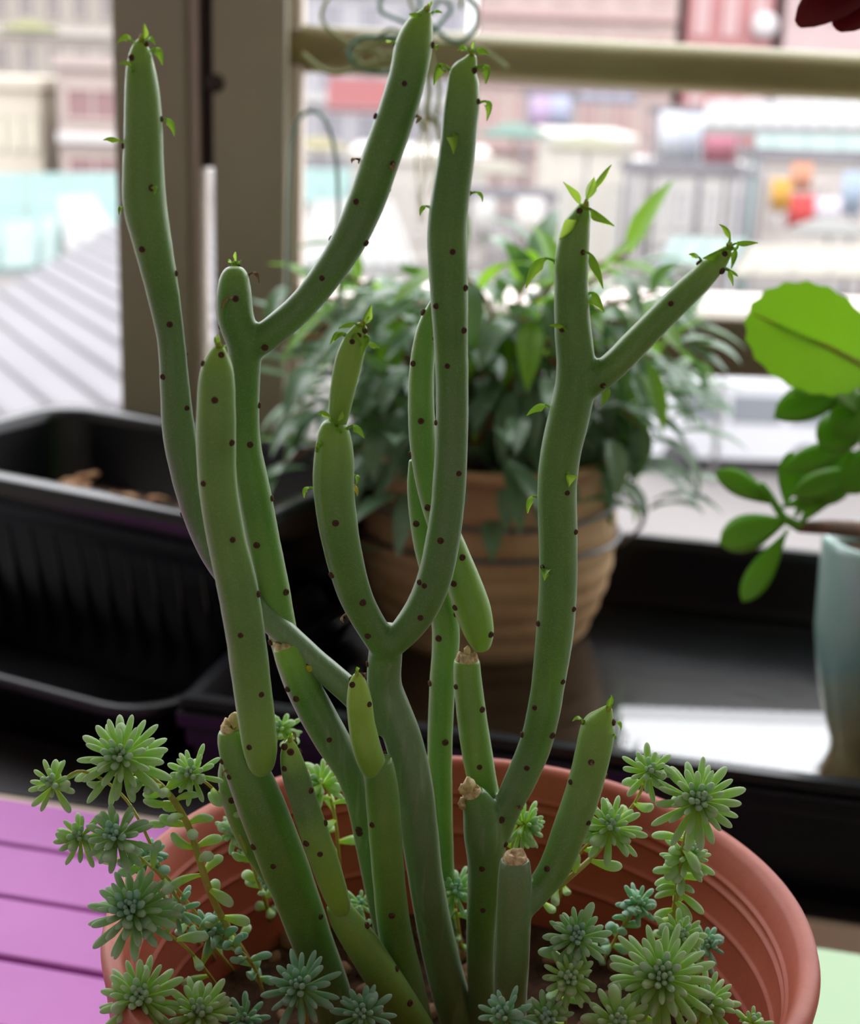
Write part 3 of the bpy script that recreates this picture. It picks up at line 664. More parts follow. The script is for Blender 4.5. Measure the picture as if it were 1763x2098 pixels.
for k in range(12):
    x = 850 + k*6
    mk('root', pxtube([(875, 220), (x + rh.uniform(-8, 8), 320), (x + rh.uniform(-26, 26), 400 + rh.uniform(0, 60))], .92, .00032, 5), M_HAIR, root)

# ---- dark red bloom, upper right corner
fb = P(1760, -70, .52)
root = empty('red_flower', fb, 'dark red drooping flower at the top right corner', 'flower')
for (bx, by, tx, ty, wpx) in ((1800, -60, 1640, 30, 110), (1820, -50, 1720, 45, 120), (1840, -90, 1640, -60, 110), (1830, -60, 1800, 60, 100)):
    a = P(bx, by, .53); b_ = P(tx, ty, .52); L = (b_-a).length
    mk('petal', ([frame(a, b_-a, (0, -.8, .6)) @ v for v in blade(L, wpx*mpp(a), .35, .2, 10, 'round', .0006)[0]], blade(L, wpx*mpp(a), .35, .2, 10, 'round', .0006)[1]), M_RED, root)
mk('calyx', lathe([(0, -.006), (.006, -.004), (.008, .002), (.003, .008), (0, .009)], P(1825, -80, .53), 16), M_JSTEM, root)

# ---- celadon pot with jade plant at the right
gY = .80; gb = P(1800, 1500, gY); gz0 = ZW + .0052; gt = P(1800, 1105, gY).z; gx = P(1815, 1300, gY).x
G0 = Vector((gx, gY, gz0)); Hg = gt - gz0; print('glaze pot', G0, Hg)
root = empty('glazed_pot', G0, 'pale celadon glazed pot narrowing to a brown foot, at the right in the tray', 'pot')
mk('pot_body', lathe([(0, 0), (.030, 0), (.031, .012), (.024, .03), (.024, .040), (.031, .060), (.037, .085), (.0405, .11), (.042, Hg-.004), (.041, Hg), (.037, Hg), (.036, Hg-.02), (.02, Hg-.03), (0, Hg-.03)], G0, 48), M_GLAZE, root)
mk('soil', lathe([(0, Hg-.010), (.02, Hg-.009), (.0362, Hg-.012)], G0, 24), M_SOIL, root)
root = empty('jade_plant', G0 + Vector((0, 0, Hg-.01)), 'bright green fleshy-leaved plant in the celadon pot at the right edge', 'plant')
jt = G0 + Vector((0, 0, Hg - .010)); JY = .72
ja = P(1640, 1080, JY)
mk('stem', tube([jt, jt + Vector((-.005, -.01, .012)), P(1763, 1085, .76), P(1700, 1080, .74), ja], [.006, .006, .0048, .0042, .003], 10), M_JSTEM, root)
mk('stem', tube([jt, jt + Vector((.0, -.01, .04)), P(1780, 900, .75), P(1775, 780, .74), P(1770, 700, .74)], [.006, .0055, .005, .004, .003], 10), M_JSTEM, root)
mk('stem', tube([ja, P(1605, 1060, JY), P(1575, 1010, JY), P(1560, 990, JY)], [.003, .0024, .002, .0016], 8), M_JLEAF, root)
def jleaf(bx, by, tx, ty, wpx, shape='obov', Y=JY, nrm=(0, -.75, .65), curl=.3, th=.0012, label=None, dY=0, m=None):
    a = P(bx, by, Y); b_ = P(tx, ty, Y + dY); L = (b_-a).length; W = wpx*mpp(a)
    vs, fs = blade(L*1.03, W, curl, .12, 12, shape, th); Mf = frame(a, b_-a, nrm)
    o = mk('leaf', ([Mf @ v for v in vs], fs), m or M_JLEAF, root, origin=a)
    if label: o['label'] = label
jleaf(1620, 1065, 1476, 1105, 82)
jleaf(1615, 1085, 1520, 1236, 54)
jleaf(1590, 1035, 1478, 962, 60)
jleaf(1580, 1020, 1530, 1005, 30)
jleaf(1640, 1075, 1745, 925, 70)
jleaf(1630, 1060, 1700, 930, 62)
jleaf(1610, 1040, 1625, 930, 50)
jleaf(1600, 1040, 1740, 1000, 44)
for a in ((1770, 780, 1600, 838, 82), (1790, 760, 1640, 790, 60), (1780, 840, 1690, 905, 90), (1790, 860, 1700, 760, 70), (1770, 900, 1620, 950, 56), (1790, 960, 1640, 1000, 60), (1800, 800, 1720, 880, 90), (1810, 900, 1740, 1000, 80)): jleaf(*a, dY=-.02)
# large scalloped leaf
a = P(1790, 760, .70); tp = P(1532, 640, .69); L = (tp-a).length; Wd = 215*mpp(a); vs, fs = [], []
nn = 40; Mf = frame(a, tp-a, (0, -.95, .3)); NR = 10
for j in range(NR+1):
    for k in range(nn):
        an = 2*math.pi*k/nn; sc_ = 1 + .045*abs(math.sin(an*10)) - .02; ex = (.5 - .5*math.cos(an)); 
        x = L*.5 - L*.5*math.cos(an)*sc_; y = Wd*.5*math.sin(an)*sc_*(.85 + .25*ex); rj = j/NR
        X = L*.5 + (x-L*.5)*rj; Yy = y*rj; vs.append(Mf @ Vector((X, Yy, .10*abs(Yy) + .006*math.sin(X/L*3.1))))
for j in range(NR):
    for k in range(nn): fs.append((j*nn+k, j*nn+(k+1) % nn, (j+1)*nn+(k+1) % nn, (j+1)*nn+k))
o = mk('leaf', (vs, fs), M_JLEAF, root, origin=a); o['label'] = 'large round leaf with a scalloped edge'
mk('midrib', tube([Mf @ Vector((0, 0, .0012)), Mf @ Vector((L*.4, 0, .0058)), Mf @ Vector((L*.97, 0, .002))], [.0016, .0011, .0004], 8), M_BUD, root)

# ================================================================ TERRACOTTA-COLOURED POT
p_l = P(945, 1985, .341); PC = Vector((p_l.x, .368, 0)); ZR = .17
print('pot centre', PC, 'rim z check', p_l.z)
root = empty('terracotta_pot', PC, 'terracotta-coloured plastic pot standing on the purple slats', 'pot')
prof = [(0, .0), (.068, .0), (.070, .003), (.0915, .138), (.0915, .140), (.0975, .141), (.0995, .163), (.1002, .168), (.0995, .1705), (.098, .1712), (.0955, .1708), (.0940, .1690)]
zz = .1690; 
def ir(z): return .0938 - (.169 - z)*.165
for z_ in (.160, .1565, .146, .133):
    for dz, dr in ((.0016, 0), (.0008, -.0002), (.0003, -.0009), (-.0003, -.0009), (-.0008, -.0002), (-.0016, 0)): prof.append((ir(z_+dz)+dr, z_+dz))
prof += [(ir(.11), .11), (ir(.05), .05), (ir(.006), .006), (0, .006)]
mk('pot_body', lathe(prof, PC, 160), M_POT, root)
ZSOIL = .117
vs, fs = [], []; ns_, nr_ = 60, 22
for j in range(nr_+1):
    for k in range(ns_):
        a = 2*math.pi*k/ns_; rr_ = (ir(ZSOIL) - .0006)*j/nr_; q = Vector((rr_*math.cos(a), rr_*math.sin(a), 0))
        vs.append(PC + q + Vector((0, 0, ZSOIL + .004*noise.noise(q*60)*(1 if j < nr_ else 0))))
for j in range(nr_):
    for k in range(ns_): fs.append((j*ns_+k, j*ns_+(k+1) % ns_, (j+1)*ns_+(k+1) % ns_, (j+1)*ns_+k))
mk('soil', (vs, fs), M_SOIL, root)
rp = random.Random(21); pebs = []
peb_meshes = []
for k in range(6):
    bm = bmesh.new(); bmesh.ops.create_icosphere(bm, subdivisions=2, radius=1)
    for v in bm.verts: q = v.co.copy(); v.co = Vector((q.x, q.y*.8, q.z*.6))*(1 + .3*noise.noise(q*1.2 + Vector((k*7, 1, 0))))
    me = bpy.data.meshes.new('pebble'); bm.to_mesh(me); bm.free(); me.materials.append(M_PEB)
    me.polygons.foreach_set('use_smooth', [True]*len(me.polygons)); peb_meshes.append(me)
spots = [(880, 2075, .0040), (950, 2010, .0034), (945, 1960, .0030), (940, 1930, .0030), (960, 2050, .0038), (730, 1960, .0036), (715, 1930, .003), (760, 2000, .0034), (745, 1985, .003), (590, 1930, .004), (925, 1975, .0026), (955, 1990, .003), (700, 1985, .0036), (900, 2040, .003)]
spots = [(PZ(a, b_, ZSOIL+.002), s) for a, b_, s in spots]
for k in range(70):
    a = rp.uniform(0, 6.28); rr_ = .078*math.sqrt(rp.random()); spots.append((PC + Vector((rr_*math.cos(a), rr_*math.sin(a), ZSOIL+.002)), rp.uniform(.002, .0042)))
for q, s in spots:
    o = inst('pebble', rp.choice(peb_meshes), Matrix.Translation(q) @ Euler((rp.random()*6, rp.random(), rp.random()*6)).to_matrix().to_4x4() @ Matrix.Scale(s, 4), None)
    tag(o, 'small tan pebble on the soil between the stem bases', 'pebble', 'pebbles on the soil of the pot')

# ================================================================ PENCIL CACTUS (euphorbia)
eup = empty('pencil_cactus', Vector((PC.x, PC.y, ZSOIL)), 'tall leafless succulent with round green finger-thick stems in the terracotta pot', 'plant')
ALLBVH = []
def stemobj(branches, name='stem', label=None, voxel=.00055, sm=14):
    """branches: lists of (px, py, Y, width_px, tint)"""
    mb = MB(); kd_pts = []
    for br in branches:
        c = catmull(br, 7); pts, rad = [], []
        for i, (a, b_, y, w_, t) in enumerate(c):
            q = P(a, b_, y); pts.append(q); rad.append(max(.0005, w_*.5*mpp(q)*(1 + .02*noise.noise(Vector((a*.03, b_*.03, 1))))))
            kd_pts.append((q, t))
        mb.add(*tube(pts, rad, 24))
    o = remesh(mb.vf(), voxel, sm, M_STEM, name, eup)
    kd = KDTree(len(kd_pts))
    for i, (q, t) in enumerate(kd_pts): kd.insert(q, i)
    kd.balance(); at = o.data.attributes.new('tint', 'FLOAT', 'POINT'); W0 = wpos(o); vals = []
    for v in o.data.vertices:
        r_ = kd.find_n(v.co + W0, 3); vals.append(sum(kd_pts[i][1]/(d+1e-4) for _, i, d in r_)/sum(1/(d+1e-4) for _, i, d in r_))
    at.data.foreach_set('value', vals)
    if label: o['label'] = label
    bvh = BVHTree.FromPolygons([v.co + W0 for v in o.data.vertices], [tuple(p.vertices) for p in o.data.polygons])
    ALLBVH.append((o, bvh)); return o, bvh
# trunk with three arms
M_ = [(795, 1290, .362, 66, .2), (790, 1340, .364, 70, .12), (788, 1400, .366, 72, .1), (805, 1455, .366, 76, .08), (828, 1520, .366, 78, .06), (847, 1604, .366, 80, .06), (860, 1706, .367, 78, .06), (874, 1808, .369, 72, .1), (893, 1910, .372, 74, .15), (917, 2012, .375, 76, .15), (945, 2110, .378, 76, .15), (965, 2180, .38, 74, .15)]
H2 = [(687, 862, .352, 44, .6), (685, 885, .352, 66, .62), (685, 933, .353, 82, .55), (684, 1000, .354, 85, .42), (697, 1100, .355, 80, .32), (720, 1195, .357, 72, .3), (745, 1255, .359, 66, .22), (788, 1325, .362, 62, .2)]
I_ = [(970, 108, .352, 16, .8), (963, 128, .352, 36, .7), (951, 150, .352, 60, .6), (949, 180, .352, 68, .5), (946, 220, .352, 74, .4), (937, 312, .353, 76, .3), (924, 400, .354, 80, .28), (917, 470, .355, 84, .3), (919, 560, .356, 82, .3), (922, 640, .356, 76, .3), (925, 720, .357, 70, .3), (927, 800, .357, 68, .25), (926, 880, .357, 68, .22), (923, 960, .358, 70, .22), (917, 1040, .358, 70, .22), (907, 1110, .358, 72, .22), (892, 1180, .359, 72, .22), (868, 1240, .360, 70, .2), (835, 1288, .361, 64, .2), (798, 1325, .362, 56, .2)]
C_ = [(290, 78, .345, 16, .85), (288, 100, .345, 40, .7), (288, 125, .346, 54, .6), (289, 150, .346, 64, .5), (292, 200, .346, 74, .42), (294, 270, .347, 80, .4), (294, 350, .348, 86, .4), (297, 420, .349, 90, .35), (313, 500, .350, 80, .3), (334, 600, .352, 68, .28), (351, 700, .354, 58, .2), (359, 800, .356, 62, .2), (366, 880, .358, 68, .18), (380, 960, .360, 66, .16), (403, 1050, .362, 60, .15), (440, 1140, .364, 54, .1), (500, 1218, .366, 54, .08), (560, 1275, .367, 54, .06), (640, 1350, .368, 54, .06), (720, 1420, .368, 56, .06), (790, 1490, .367, 56, .06)]
s_trunk, bv_trunk = stemobj([M_, H2, I_, C_])
D_ = [(481, 545, .362, 30, .5), (481, 562, .362, 56, .4), (480, 600, .362, 72, .3), (483, 650, .362, 76, .25), (500, 705, .363, 72, .22), (502, 770, .364, 64, .25), (500, 850, .365, 64, .28), (503, 920, .366, 68, .32), (519, 1000, .367, 70, .35), (538, 1100, .368, 70, .38), (560, 1200, .369, 66, .42), (578, 1290, .370, 62, .42), (605, 1390, .371, 56, .35), (640, 1470, .370, 50, .25)]
D2 = [(505, 718, .363, 60, .22), (560, 678, .362, 62, .22), (620, 625, .361, 62, .22), (668, 566, .360, 66, .22), (712, 498, .359, 72, .22), (752, 410, .358, 78, .24), (782, 322, .357, 80, .26), (812, 236, .356, 80, .3), (836, 156, .355, 78, .35), (847, 100, .355, 80, .45), (858, 60, .355, 64, .6), (870, 34, .355, 40, .7), (880, 18, .355, 16, .8)]
E_ = [(584, 1322, .366, 54, .75), (596, 1352, .366, 62, .62), (618, 1400, .367, 70, .35), (650, 1462, .367, 74, .16), (684, 1522, .368, 72, .12), (716, 1580, .369, 60, .12), (735, 1650, .370, 48, .12), (754, 1750, .372, 44, .15), (785, 1880, .376, 50, .15), (835, 2060, .384, 60, .15), (850, 2140, .388, 60, .15)]
s_d, bv_d = stemobj([D_, D2, E_])
F_ = [(775, 1556, .352, 60, .35), (783, 1620, .353, 70, .35), (789, 1700, .354, 70, .38), (797, 1800, .356, 68, .35), (808, 1900, .359, 70, .25), (828, 2000, .362, 76, .2), (855, 2120, .366, 76, .2)]
s_f, bv_f = stemobj([F_])
F2 = [(731, 1378, .349, 14, .95), (733, 1395, .349, 36, .9), (736, 1430, .349, 52, .85), (741, 1480, .350, 57, .8), (750, 1525, .350, 60, .75), (762, 1562, .351, 58, .65), (775, 1590, .353, 44, .5)]
s_f2, bv_f2 = stemobj([F2], 'stem', 'short bright yellow-green shoot')
A_ = [(474, 1492, .350, 56, .55), (482, 1520, .350, 74, .4), (502, 1570, .350, 88, .35), (535, 1650, .351, 98, .32), (578, 1760, .353, 98, .3), (612, 1850, .355, 92, .25), (644, 1940, .358, 86, .2), (676, 2030, .362, 84, .15), (700, 2120, .366, 84, .15)]
A2 = [(478, 1545, .360, 40, .5), (474, 1590, .361, 56, .45), (490, 1660, .362, 58, .4), (520, 1730, .362, 54, .35), (565, 1800, .360, 50, .3)]
s_a, bv_a = stemobj([A_, A2])
B_ = [(449, 705, .338, 16, .9), (448, 724, .338, 42, .75), (446, 748, .338, 64, .6), (444, 780, .338, 76, .5), (443, 850, .338, 82, .45), (443, 920, .339, 82, .42), (447, 1000, .339, 80, .42), (463, 1100, .340, 80, .4), (486, 1200, .340, 84, .38), (503, 1300, .340, 82, .38), (516, 1400, .341, 80, .45), (528, 1490, .341, 76, .55), (534, 1540, .341, 70, .6), (536, 1570, .342, 52, .6), (537, 1582, .343, 24, .55)]
s_b, bv_b = stemobj([B_])
H1 = [(746, 662, .350, 20, .85), (738, 675, .350, 34, .75), (728, 700, .350, 50, .7), (715, 740, .351, 58, .68), (703, 795, .351, 54, .66), (695, 845, .352, 46, .64), (690, 885, .353, 34, .62)]
s_h, bv_h = stemobj([H1], 'stem', 'short bright shoot growing from an older tip')
J1 = [(902, 600, .372, 20, .4), (880, 660, .372, 42, .42), (868, 720, .372, 50, .42), (863, 800, .372, 54, .42), (867, 900, .373, 58, .42), (882, 1000, .374, 56, .42), (912, 1090, .375, 62, .48), (942, 1170, .375, 70, .55), (966, 1240, .376, 76, .62), (982, 1295, .376, 64, .7), (988, 1330, .377, 34, .7)]
s_j, bv_j = stemobj([J1])
L_ = [(852, 940, .382, 30, .35), (856, 1010, .382, 44, .4), (872, 1110, .383, 52, .42), (896, 1200, .383, 56, .42), (914, 1290, .384, 58, .4), (907, 1400, .384, 54, .4), (902, 1519, .385, 52, .4), (903, 1640, .386, 50, .38), (908, 1760, .388, 46, .3), (916, 1900, .394, 44, .2), (925, 2020, .400, 42, .2)]
s_l, bv_l = stemobj([L_])
K_ = [(957, 1350, .372, 56, .6), (958, 1385, .372, 58, .5), (966, 1460, .372, 62, .48), (976, 1530, .372, 64, .5), (990, 1610, .372, 62, .45), (1004, 1680, .371, 60, .3), (1008, 1760, .368, 60, .2)]
N_ = [(968, 1624, .362, 48, .3), (984, 1660, .363, 72, .18), (992, 1705, .364, 84, .15), (996, 1775, .366, 76, .2), (988, 1870, .368, 64, .25), (985, 1960, .371, 58, .2), (988, 2060, .375, 58, .15), (990, 2130, .378, 58, .15)]
O_ = [(1015, 1720, .366, 56, .2), (1042, 1650, .366, 60, .18), (1066, 1600, .366, 66, .18), (1096, 1530, .365, 68, .22), (1112, 1470, .364, 68, .26), (1124, 1400, .364, 70, .3), (1137, 1300, .363, 78, .32), (1144, 1200, .362, 79, .34), (1144, 1100, .361, 81, .34), (1142, 1000, .360, 82, .34), (1150, 925, .359, 84, .34), (1166, 855, .358, 86, .32), (1178, 795, .357, 84, .3), (1180, 740, .356, 80, .3), (1174, 670, .355, 76, .32), (1171, 590, .354, 71, .36), (1173, 520, .353, 70, .42), (1181, 468, .353, 60, .5), (1193, 436, .353, 40, .6), (1200, 414, .353, 18, .75)]
Q_ = [(1190, 800, .357, 60, .3), (1225, 775, .357, 60, .3), (1262, 745, .356, 60, .32), (1306, 700, .356, 60, .35), (1350, 655, .355, 59, .38), (1400, 605, .355, 58, .42), (1438, 569, .354, 54, .5), (1470, 537, .354, 44, .6), (1488, 516, .354, 30, .75), (1498, 502, .354, 12, .8)]
s_o, bv_o = stemobj([K_, N_, O_, Q_])
S_ = [(1056, 1760, .333, 62, .15), (1055, 1800, .333, 70, .18), (1053, 1876, .334, 73, .2), (1050, 1960, .336, 72, .2), (1046, 2050, .339, 70, .12), (1045, 2140, .343, 70, .12)]
R_ = [(1060, 1880, .336, 40, .2), (1082, 1850, .336, 52, .2), (1108, 1818, .337, 58, .25), (1138, 1775, .338, 66, .28), (1168, 1700, .339, 72, .32), (1196, 1620, .340, 74, .38), (1214, 1550, .340, 74, .45), (1226, 1492, .340, 72, .6), (1238, 1468, .340, 46, .7), (1250, 1446, .340, 14, .85)]
s_r, bv_r = stemobj([S_, R_])
T_ = [(594, 1512, .342, 12, .9), (594, 1528, .342, 32, .8), (596, 1550, .342, 46, .6), (606, 1590, .342, 56, .3), (622, 1640, .343, 58, .25), (642, 1700, .343, 60, .45), (662, 1755, .344, 60, .5), (682, 1815, .345, 56, .62), (695, 1850, .346, 48, .65), (702, 1868, .347, 36, .5)]
T2 = [(688, 1850, .350, 46, .5), (708, 1885, .350, 62, .5), (745, 1940, .351, 72, .45), (790, 2010, .353, 74, .4), (835, 2080, .356, 74, .4), (870, 2140, .360, 74, .35)]
s_t, bv_t = stemobj([T_]); s_t2, bv_t2 = stemobj([T2])

# cut ends
def cut_end(stem, br, k=0, rag=1.0):
    a, b_ = br[k], br[k+1] if k == 0 else br[k-1]
    p = P(*a[:3]); d = (p - P(*b_[:3])).normalized(); r_ = a[3]*.5*mpp(p)*.92
    vs, fs = [], []; nr, nk = 6, 20; u = d.orthogonal().normalized(); v = d.cross(u)
    for j in range(nr+1):
        for k2 in range(nk):
            an = 2*math.pi*k2/nk; rj = r_*j/nr; q = p + (u*math.cos(an) + v*math.sin(an))*rj*(1 if j < nr else 1.0)
            hgt = (.0010 + rag*.0016*noise.noise(q*700) + (.0006 if j == 4 else 0) - (.0004 if j < 2 else 0)) if j < nr else -.0012
            vs.append(q + d*hgt)
    for j in range(nr):
        for k2 in range(nk): fs.append((j*nk+k2, j*nk+(k2+1) % nk, (j+1)*nk+(k2+1) % nk, (j+1)*nk+k2))
    mk('cut_end', (vs, fs), M_CUT, stem, smooth=True)['label'] = 'dry tan cut end'
    return p, d, r_
cut_end(s_d, E_, 0, 1.4); cut_end(s_a, A_, 0, 1.6); cut_end(s_o, K_, 0); cut_end(s_o, N_, 0, 1.8); cut_end(s_r, S_, 0, .7)
def chunk(stem, px, py, Y, s, m):
    c = P(px, py, Y); bm = bmesh.new(); bmesh.ops.create_icosphere(bm, subdivisions=2, radius=1); k = px
    for v in bm.verts: q = v.co.copy(); v.co = Vector((q.x*.8, q.y, q.z))*s*(1 + .5*noise.noise(q*1.5 + Vector((k, 0, 0))))
    bm.verts.index_update(); vf = ([c + v.co for v in bm.verts], [[v.index for v in f.verts] for f in bm.faces]); bm.free()
    mk('latex_crust', vf, m, stem)
M_LATEX = mat('dried_latex', sc(232, 214, 160), .6, .4, sc(200, 176, 120), 500)
chunk(s_a, 482, 1475, .3495, .0022, M_LATEX); chunk(s_a, 466, 1484, .3495, .0016, M_LATEX); chunk(s_o, 962, 1608, .3605, .0020, M_LATEX); chunk(s_o, 948, 1616, .3605, .0014, M_LATEX); chunk(s_o, 948, 1645, .361, .0016, M_CUT); chunk(s_o, 958, 1334, .3715, .0013, M_LATEX); chunk(s_d, 632, 1368, .3655, .0016, M_YEL)

# leaf scars
sb = MB(); sb.add(*lathe([(0, .25), (.28, .3), (.5, .62), (.8, .55), (1.0, .15), (1.05, -.3)], (0, 0, 0), 10))
ME_SCAR = mesh_of(sb.vf(), 'leaf_scar', M_SCAR)
CAMP = Vector((0, 0, ZC))
def surf(stembv, px, py):
    """surface point and outward normal of a stem at a photo pixel; nearest silhouette point when the pixel is just outside"""
    o, bv = stembv; d = ray(px, py).normalized(); loc, nor, _, dist = bv.ray_cast(CAMP, d)
    if loc is None:
        best = None
        q = CAMP + d*.385
        loc, nor, _, _ = bv.find_nearest(q)
        # refine: bring query to the depth of the hit
        for _ in range(3):
            q = CAMP + d*((loc-CAMP).dot(d)); loc, nor, _, _ = bv.find_nearest(q)
    if nor.dot(loc - CAMP) > 0 and False: nor = -nor
    return loc, nor
def scar(stembv, px, py, s=6.2):
    loc, nor = surf(stembv, px, py); r_ = s*mpp(loc)
    inst('leaf_scar', ME_SCAR, frame(loc, nor.orthogonal(), nor) @ Matrix.Scale(r_, 4), stembv[0])
    return loc, nor
SC = {
 'trunk': [(253, 299), (331, 244), (311, 385), (247, 430), (291, 511), (361, 560), (299, 604), (348, 665), (391, 722), (334, 772), (383, 836), (325, 870), (370, 1055), (270, 118), (312, 106), (272, 90), (299, 90),
   (744, 1235), (754, 1303), (754, 1360), (680, 1178), (750, 1128), (688, 1072), (726, 978), (640, 1000), (870, 1200), (862, 1266), (903, 1108), (941, 970), (951, 677), (894, 627), (928, 516), (882, 692), (917, 750), (894, 866), (955, 1010), (972, 145), (920, 145), (980, 208), (973, 396), (880, 425), (928, 290), (705, 1268), (1047-93, 590), (860, 1193)],
 'd': [(464, 545), (492, 540), (510, 563), (483, 612), (443, 672), (543, 712), (660, 570), (730, 413), (750, 498), (805, 335), (770, 238), (829, 171), (803, 89), (886, 92), (858, 238), (728, 326), (803, 390), (670, 483), (513, 911), (531, 830), (557, 1021), (526, 1117), (586, 1213), (590, 1412), (607, 1432), (675, 1516), (640, 1358), (555, 1316), (735, 1700), (737, 1707)],
 'f': [(752, 1543), (763, 1690), (803, 1876), (780, 1500)], 'f2': [(722, 1403), (757, 1443), (745, 1378), (716, 1388)],
 'a': [(475, 1640), (560, 1775), (455, 1560), (657, 1878), (520, 1735), (470, 1592)],
 'b': [(416, 745), (454, 727), (482, 765), (440, 820), (475, 907), (398, 864), (417, 991), (477, 1106), (439, 1196), (529, 1217), (493, 1302), (536, 1423), (511, 1531), (492, 1012), (465, 1355)],
 'h': [(708, 685), (735, 688), (722, 700), (748, 678)], 'j': [(847, 745), (863, 863), (877, 1040), (948, 1142), (933, 1245), (930, 1196), (1006, 1300), (838, 930), (868, 640)], 'l': [(899, 1308), (913, 1521), (853, 1073), (934, 1258), (882, 1400)],
 'o': [(928, 1409), (996, 1455), (983, 1572), (1130, 536), (1195, 517), (1152, 675), (1122, 835), (1105, 945), (1163, 1010), (1180, 1090), (1176, 1248), (1099, 1278), (1096, 1450), (1140, 1512), (1071, 1505), (1160, 1400), (1113, 1162), (1100, 1017), (1236, 790), (1375, 622), (1418, 520), (1480, 555), (1188, 432), (1210, 430), (1080, 1574), (990, 1865), (988, 1780), (1036, 1730), (1028, 1680), (1486, 520)],
 'r': [(1196, 1480), (1257, 1480), (1212, 1562), (1170, 1602), (1248, 1590), (1206, 1686), (1121, 1780)],
 't': [(583, 1530), (596, 1541), (617, 1537), (583, 1575), (637, 1620), (656, 1750), (628, 1728), (680, 1683), (606, 1518)], 't2': [(705, 1860), (813, 1985), (840, 2055), (765, 1890)],
}
ST = {'trunk': (s_trunk, bv_trunk), 'd': (s_d, bv_d), 'f': (s_f, bv_f), 'f2': (s_f2, bv_f2), 'a': (s_a, bv_a), 'b': (s_b, bv_b), 'h': (s_h, bv_h), 'j': (s_j, bv_j), 'l': (s_l, bv_l), 'o': (s_o, bv_o), 'r': (s_r, bv_r), 't': (s_t, bv_t), 't2': (s_t2, bv_t2)}
for k, lst in SC.items():
    for px, py in lst: scar(ST[k], px, py, random.uniform(5.8, 7.6))

# small folded leaves: base pixel, bend pixel, tip pixel, width px
def eleaf(key, b0, b1, b2, wpx, m=None, fold=.6):
    stem, bv = ST[key]; loc, nor = surf((stem, bv), *b0)
    Yb = loc.y; q0 = loc; q1 = P(b1[0], b1[1], Yb - .0012); q2 = P(b2[0], b2[1], Yb - .0016); n = 12
    C = [q0.lerp(q1, t).lerp(q1.lerp(q2, t), t) for t in [i/n for i in range(n+1)]]
    chord = (q2-q0); view = (loc-CAMP).normalized(); bul = (q1 - q0.lerp(q2, .5)); inner = -(bul - view*bul.dot(view))
    if inner.length < 1e-5: inner = chord.cross(view)
    inner.normalize(); vs, fs = [], []; W = .8*wpx*mpp(loc)
    for i, c in enumerate(C):
        t = i/n; w_ = W*(0.10 if t < .22 else max(0.02, math.sin(math.pi*((t-.2)/.8)**.85)))
        tan = (C[min(i+1, n)] - C[max(i-1, 0)]).normalized(); inn = (inner - tan*inner.dot(tan)).normalized(); sd = tan.cross(inn)
        th = .00016
        vs += [c + inn*w_*math.cos(fold) + sd*w_*math.sin(fold), c + inn*w_*.45*math.cos(fold*.7) + sd*w_*.45*math.sin(fold*.7)+inn*0, c - inn*th,
               c + inn*w_*.45*math.cos(fold*.7) - sd*w_*.45*math.sin(fold*.7), c + inn*w_*math.cos(fold) - sd*w_*math.sin(fold)]
    for i in range(n):
        for k in range(4): fs.append((i*5+k, i*5+k+1, (i+1)*5+k+1, (i+1)*5+k))
    mk('leaf', (vs, fs), m or M_LEAF, stem, origin=loc)
    # slender stalk
    mk('leaf_stalk', tube([C[0], C[1], C[2], C[3]], [.0005, .00035, .0003, .0002], 6), m or M_LEAF, stem)
